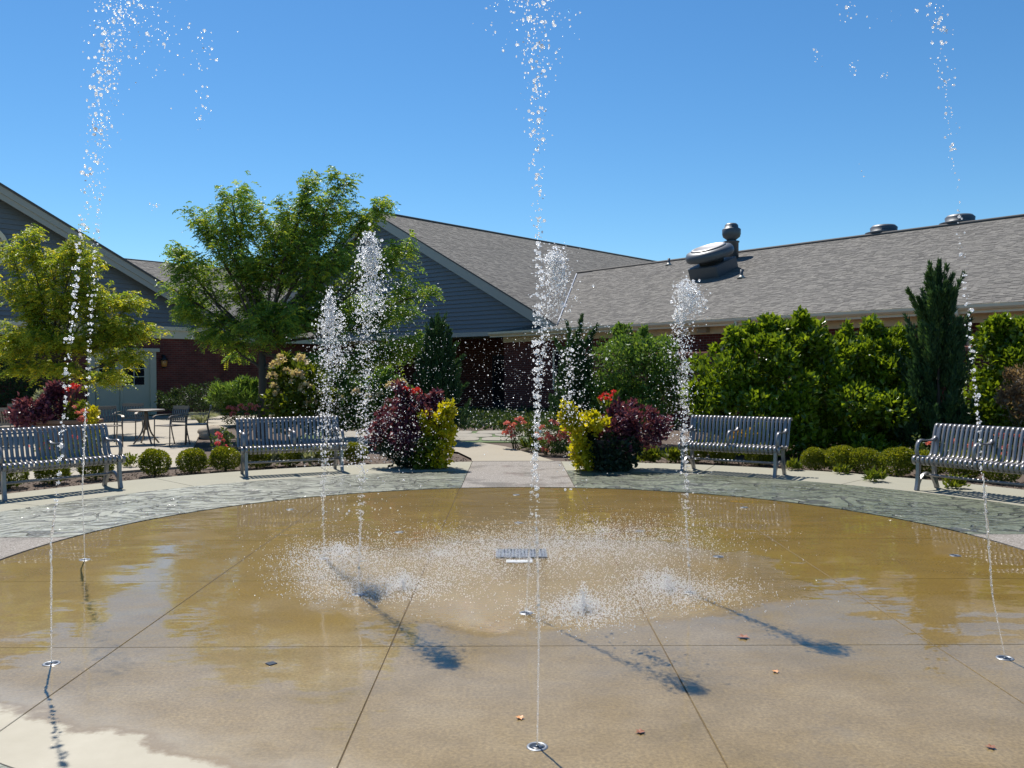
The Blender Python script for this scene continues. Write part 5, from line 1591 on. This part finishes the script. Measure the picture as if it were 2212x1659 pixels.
# boulder
q = at(462, 915, 20.8)
bo = MB()
rg = np.random.default_rng(4)
N1, N2 = 14, 8
prof = []
vs, fs = [], []
for i in range(N2 + 1):
    ph = math.pi / 2 * i / N2
    for k in range(N1):
        a = 2 * math.pi * k / N1
        rr_ = 1 + 0.14 * math.sin(3 * a + i) + 0.08 * rg.normal()
        vs.append((0.42 * rr_ * math.cos(a) * math.cos(ph), 0.30 * rr_ * math.sin(a) * math.cos(ph), 0.30 * math.sin(ph) ** 0.8 * (1 + 0.05 * rg.normal()) - 0.03))
for i in range(N2):
    for k in range(N1):
        j = (k + 1) % N1
        fs.append((i * N1 + k, i * N1 + j, (i + 1) * N1 + j, (i + 1) * N1 + k))
bo.add(vs, fs, True)
tag(bo.build('boulder', M_ROCK, None, (q.x, 20.8, 0.008)), 'low tan landscape boulder on the patio behind the lone chair', 'boulder')

# mulch chips along the visible bed edge
n = 5200
a = RNG.uniform(math.radians(20), math.radians(165), n)
r = R_WALK + 0.02 + RNG.random(n) ** 1.3 * 1.1
keep = np.abs(np.cos(a) * r) > 0.85
a, r = a[keep], r[keep]
P = np.stack([PX + r * np.cos(a), PY + r * np.sin(a), -0.028 + RNG.random(len(a)) * 0.02], 1)
A = RNG.normal(size=(len(a), 3)); A[:, 2] *= 0.25
M_CHIP = leaf_mat('mulch_chip', [(0.0, (0.05, 0.032, 0.02)), (0.6, (0.11, 0.075, 0.05)), (1.0, (0.20, 0.15, 0.11))], 0.0, 0.9)
o = link('mulch_chips', leaf_mesh('mulch_chips', P, A, RNG.uniform(0.02, 0.06, len(a)), 0.016), M_CHIP)
tag(o, 'loose bark mulch chips along the edge of the beds', 'mulch', kind='stuff')

# ================================================================== WATER
def ico(sub):
    t = (1 + 5 ** 0.5) / 2
    V = np.array([(-1, t, 0), (1, t, 0), (-1, -t, 0), (1, -t, 0), (0, -1, t), (0, 1, t), (0, -1, -t), (0, 1, -t), (t, 0, -1), (t, 0, 1), (-t, 0, -1), (-t, 0, 1)], float)
    F = [(0, 11, 5), (0, 5, 1), (0, 1, 7), (0, 7, 10), (0, 10, 11), (1, 5, 9), (5, 11, 4), (11, 10, 2), (10, 7, 6), (7, 1, 8), (3, 9, 4), (3, 4, 2), (3, 2, 6), (3, 6, 8), (3, 8, 9), (4, 9, 5), (2, 4, 11), (6, 2, 10), (8, 6, 7), (9, 8, 1)]
    V = list(map(tuple, unit(V)))
    for _ in range(sub):
        cache = {}
        F2 = []
        def mid(a, b):
            k = (min(a, b), max(a, b))
            if k not in cache:
                m_ = (np.array(V[a]) + np.array(V[b])); m_ /= np.linalg.norm(m_)
                V.append(tuple(m_)); cache[k] = len(V) - 1
            return cache[k]
        for a, b, c in F:
            x, y, z = mid(a, b), mid(b, c), mid(c, a)
            F2 += [(a, x, z), (b, y, x), (c, z, y), (x, y, z)]
        F = F2
    return np.array(V), np.array(F)
ICO0, ICO1 = ico(0), ico(1)
def drops_mesh(name, P, r, stretch=0.35):
    big = r > 0.0062
    Vs, Fs, off = [], [], 0
    for sel, (V, F) in ((~big, ICO0), (big, ICO1)):
        p, q = P[sel], r[sel]
        n = len(p)
        if n == 0: continue
        S = q[:, None] * (1 + RNG.uniform(-stretch, stretch, (n, 3)))
        W = p[:, None, :] + V[None] * S[:, None, :]
        if len(V) > 12:
            W += (RNG.normal(size=W.shape) * q[:, None, None] * 0.035)
        Vs.append(W.reshape(-1, 3))
        Fs.append((F[None] + (np.arange(n) * len(V))[:, None, None]).reshape(-1, 3) + off)
        off += n * len(V)
    return np_mesh(name, np.concatenate(Vs), np.concatenate(Fs), None, True)

def jet(label, base, path, column_to, heads=(), clouds=(), group=None, dens=1.25):
    """path: (px, py, spread_px, drops per 100 px, r_mm) from the nozzle up, at the nozzle's distance"""
    Y = base[1]
    t = thing('water_jet', label, 'water jet', (base[0], base[1], 0.004), 0, group)
    loc = np.array(t.location)
    W = [np.array(at(p[0], p[1], Y)) for p in path]
    W[0] = np.array([base[0], base[1], 0.006])
    px_m = Y / FPX
    # solid column
    pts, rad = [], []
    for i in range(len(W) - 1):
        if path[i][1] <= column_to: break
        seg = np.linalg.norm(W[i + 1] - W[i])
        k = max(2, int(seg / 0.018))
        for j in range(k):
            f = j / k
            yy = path[i][1] + (path[i + 1][1] - path[i][1]) * f
            if yy < column_to: break
            h = max(0.0, 1 - (yy - column_to) / max(1, path[0][1] - column_to))
            p = W[i] * (1 - f) + W[i + 1] * f + RNG.normal(size=3) * np.array([1, 1, 0]) * 0.0022 * h
            pts.append(tuple(p - loc)); rad.append((0.0038 + 0.0030 * h) * (1 + RNG.uniform(-0.45, 0.45) * (0.2 + h)) * min(1.0, 0.25 + 6 * (1 - h)))
    if len(pts) > 2:
        MB().tube(pts, rad, 7).build('stream', M_STREAM, t)
    P, R = [], []
    for i in range(len(W) - 1):
        a, b = path[i], path[i + 1]
        seg_px = math.hypot(b[0] - a[0], b[1] - a[1])
        n_ = RNG.poisson(seg_px / 100 * (a[3] + b[3]) / 2 * dens * 1.3)
        if n_ == 0: continue
        f = RNG.random(n_)[:, None]
        f = np.clip(f + 0.03 * np.sin(f * 60), 0, 1)
        sp = (a[2] * (1 - f) + b[2] * f) * px_m
        P.append(W[i] * (1 - f) + W[i + 1] * f + RNG.normal(size=(n_, 3)) * np.concatenate([sp, sp, sp * 0.4], 1) * 0.5)
        rm = (a[4] * (1 - f[:, 0]) + b[4] * f[:, 0]) * 0.001
        R.append(rm * 0.78 * np.clip(RNG.lognormal(0, 0.42, n_), 0.35, 2.3))
    for (px, py, rx, ry, n_, rm) in heads:
        n_ = int(n_ * (1.7 if n_ > 100 else 1.0))
        c = np.array(at(px, py, Y))
        d = RNG.normal(size=(n_, 3)) * 0.52
        P.append(c + d * np.array([rx, rx, ry]) * px_m)
        R.append(rm * 0.001 * np.clip(RNG.lognormal(0, 0.45, n_), 0.35, 2.4))
    for (x0, y0, x1, y1, n_, rm) in clouds:           # falling fine spray
        n_ = int(n_ * 1.5)
        u = RNG.random((n_, 3))
        pxs = x0 + (x1 - x0) * (0.5 + 0.32 * RNG.normal(size=n_)); pys = y0 + (y1 - y0) * u[:, 1]
        Q = np.array([np.array(at(a, b, Y + dy)) for a, b, dy in zip(pxs, pys, RNG.normal(size=n_) * (x1 - x0) * px_m * 0.3)])
        P.append(Q); R.append(rm * 0.001 * np.clip(RNG.lognormal(0, 0.5, n_), 0.35, 3.0))
    P = np.concatenate(P); R = np.concatenate(R)
    k = P[:, 2] > 0.02
    o = link('droplets', drops_mesh('droplets', P[k] - loc, R[k]), M_WATER, t)
    o['kind'] = 'stuff'
    return t
# tall thin outer jets: nozzles 4 (180), 5 (225), 6 (270), 7 (315)
jet('tall thin water jet in front of the planter bench, beside the dry corner', OUTER[5],
    [(93, 1420, 1, 0, 3), (110, 1170, 2, 12, 4), (126, 1040, 4, 26, 5.0), (150, 740, 9, 40, 6.0), (168, 560, 8, 26, 6.0), (186, 450, 10, 16, 6.0), (205, 300, 24, 26, 6.0), (222, 150, 34, 46, 5.5), (250, 20, 50, 70, 5.5), (275, -60, 70, 70, 5.5)], 1090,
    heads=((320, 90, 70, 110, 70, 3.2), (340, 30, 90, 60, 60, 3.2), (445, 110, 26, 70, 26, 4), (440, 235, 16, 50, 26, 3.8), (335, 445, 22, 10, 8, 3.4)))
jet('tall thin water jet rising past the double door, beside the aggregate entry', OUTER[4],
    [(173, 1196, 1, 0, 3), (178, 1060, 2, 8, 4), (184, 900, 4, 34, 4.8), (196, 720, 7, 44, 5.6), (204, 580, 8, 32, 5.6), (213, 440, 10, 24, 5.8), (225, 300, 22, 34, 5.6), (238, 150, 34, 42, 5.4), (265, 0, 50, 56, 5.4)], 880)
jet('tall straight water jet on the axis of the path, outermost nozzle', OUTER[6],
    [(1166, 1614, 1, 0, 3), (1164, 1350, 1, 8, 3), (1160, 1180, 3, 26, 3.6), (1158, 1040, 6, 40, 4.2), (1160, 830, 10, 60, 4.6), (1164, 640, 14, 50, 4.6), (1162, 500, 12, 20, 4.6), (1160, 330, 18, 24, 4.6), (1160, 160, 40, 40, 4.4), (1162, 0, 60, 60, 4.4), (1162, -50, 70, 60, 4.4)], 1120,
    heads=((1170, 40, 110, 60, 60, 2.6), (1060, 12, 30, 16, 8, 3), (1130, 110, 60, 60, 24, 2.4)))
jet('tall thin water jet in front of the juniper bench', OUTER[7],
    [(2153, 1419, 1, 0, 3), (2144, 1290, 1, 6, 3.2), (2132, 1130, 3, 14, 4), (2118, 960, 5, 26, 5), (2100, 780, 6, 26, 5.6), (2088, 640, 8, 20, 5.6), (2078, 520, 8, 12, 5), (2066, 410, 10, 8, 5), (2052, 280, 14, 16, 5.4), (2036, 140, 18, 22, 5.4), (2024, 0, 26, 30, 5.4)], 1020,
    heads=((1765, 120, 14, 26, 9, 4), (1838, 25, 30, 22, 14, 3.6), (1842, 145, 16, 22, 9, 4), (1908, 165, 14, 12, 8, 4), (1930, 30, 60, 30, 10, 2.8), (1860, 370, 10, 30, 4, 2.6)))
# bubbling inner jets: 4 (180), 5 (225), 6 (270), 7 (315)
jet('foaming water jet of the inner ring farthest left, before the hydrangea bench', INNER[4],
    [(695, 1207, 2, 10, 3.5), (698, 1080, 7, 60, 4.0), (703, 930, 14, 95, 4.6), (708, 790, 26, 110, 4.6), (713, 700, 44, 120, 4.6)], 1040,
    heads=((715, 690, 22, 42, 420, 4.6), (712, 650, 9, 22, 160, 4.2), (722, 760, 34, 50, 300, 4.0)),
    dens=2.0, clouds=((660, 720, 800, 1010, 620, 2.4), (690, 760, 760, 1150, 260, 2.8)))
jet('highest foaming water jet of the inner ring, before the purple coleus', INNER[5],
    [(775, 1290, 2, 10, 3.2), (779, 1130, 7, 60, 3.6), (784, 970, 13, 90, 4.0), (790, 820, 18, 105, 4.2), (796, 680, 30, 130, 4.2), (799, 600, 38, 130, 4.2)], 1100,
    heads=((800, 560, 24, 42, 480, 4.4), (798, 520, 11, 16, 170, 4.2), (803, 640, 34, 60, 330, 3.8)),
    dens=2.0, clouds=((740, 600, 900, 1000, 1000, 2.2), (770, 720, 980, 1010, 420, 1.9), (770, 1010, 900, 1180, 60, 3.0)))
jet('foaming water jet of the inner ring just behind the foremost thin jet', INNER[6],
    [(1138, 1330, 1, 6, 2.8), (1145, 1150, 3, 30, 3.4), (1152, 1000, 6, 50, 3.8), (1164, 840, 10, 70, 4.0), (1176, 720, 22, 95, 4.0), (1188, 640, 40, 110, 4.0)], 1150,
    heads=((1200, 585, 30, 40, 400, 3.7), (1200, 560, 18, 20, 220, 3.8), (1205, 640, 36, 40, 160, 3.4)),
    dens=1.9, clouds=((1180, 690, 1290, 920, 430, 2.5), (980, 730, 1180, 930, 420, 1.5), (1215, 750, 1240, 900, 120, 3.6), (1200, 900, 1290, 1120, 40, 2.8)))
jet('foaming water jet of the inner ring by the bench with yellow flowers', INNER[7],
    [(1487, 1285, 2, 8, 3.2), (1482, 1120, 6, 60, 3.8), (1480, 980, 8, 85, 4.0), (1478, 850, 10, 95, 4.2), (1475, 750, 16, 95, 4.4), (1480, 700, 30, 100, 4.4)], 1100,
    heads=((1487, 650, 30, 36, 420, 4.3), (1480, 622, 22, 18, 160, 4.2), (1466, 690, 12, 34, 120, 4.4), (1510, 655, 14, 26, 60, 4.0)),
    dens=2.0, clouds=((1440, 720, 1500, 960, 320, 2.5), (1400, 760, 1480, 960, 120, 1.8), (1460, 980, 1540, 1240, 60, 2.8)))

# splashing where the inner jets fall back
def splash(label, patches, bursts):
    P, R = [], []
    for (px, py, rx, ry, n_) in patches:
        n_ = int(n_ * 1.9)
        a = RNG.normal(size=(n_, 2)) * 0.5
        for dx_, dy_ in a:
            q_ = g(px + dx_ * rx, py + dy_ * ry)
            P.append((q_.x, q_.y, 0.002 + RNG.exponential(0.014))); R.append(RNG.uniform(0.0020, 0.0046))
    for (px, py, n_, rad, h) in bursts:
        n_ = int(n_ * 1.7)
        q_ = g(px, py)
        for _ in range(n_):
            a = RNG.random() * 6.283; rr_ = rad * abs(RNG.normal()) * 0.6
            z = abs(RNG.normal()) * h * max(0.15, 1 - rr_ / (rad * 1.6))
            P.append((q_.x + rr_ * math.cos(a), q_.y + rr_ * math.sin(a), 0.003 + z)); R.append(RNG.uniform(0.0022, 0.0052))
    P = np.array(P); R = np.array(R)
    c = P.mean(0); c[2] = 0.0
    o = link('splash_spray', drops_mesh('splash', P - c, R), M_WATER, None, tuple(c))
    tag(o, label, 'splash', 'splashing water on the pad', 'stuff')
splash('white splash of drops below the two left foaming jets', [(720, 1205, 130, 40, 1500), (830, 1270, 190, 36, 1500), (690, 1235, 110, 50, 400)], [(870, 1272, 420, 0.20, 0.07), (735, 1195, 320, 0.22, 0.05), (950, 1200, 200, 0.4, 0.02)])
splash('broad sheet of dancing drops around the drain grate', [(1080, 1185, 300, 50, 3400), (1330, 1170, 260, 60, 2600), (1000, 1230, 260, 40, 800)], [(1300, 1150, 200, 0.5, 0.03)])
splash('white burst of drops in front of the middle foaming jet', [(1250, 1322, 130, 36, 1300)], [(1258, 1318, 520, 0.16, 0.085)])
splash('white burst of drops at the foot of the right foaming jet', [(1450, 1280, 190, 42, 1700)], [(1440, 1272, 480, 0.20, 0.08), (1400, 1250, 200, 0.3, 0.04)])
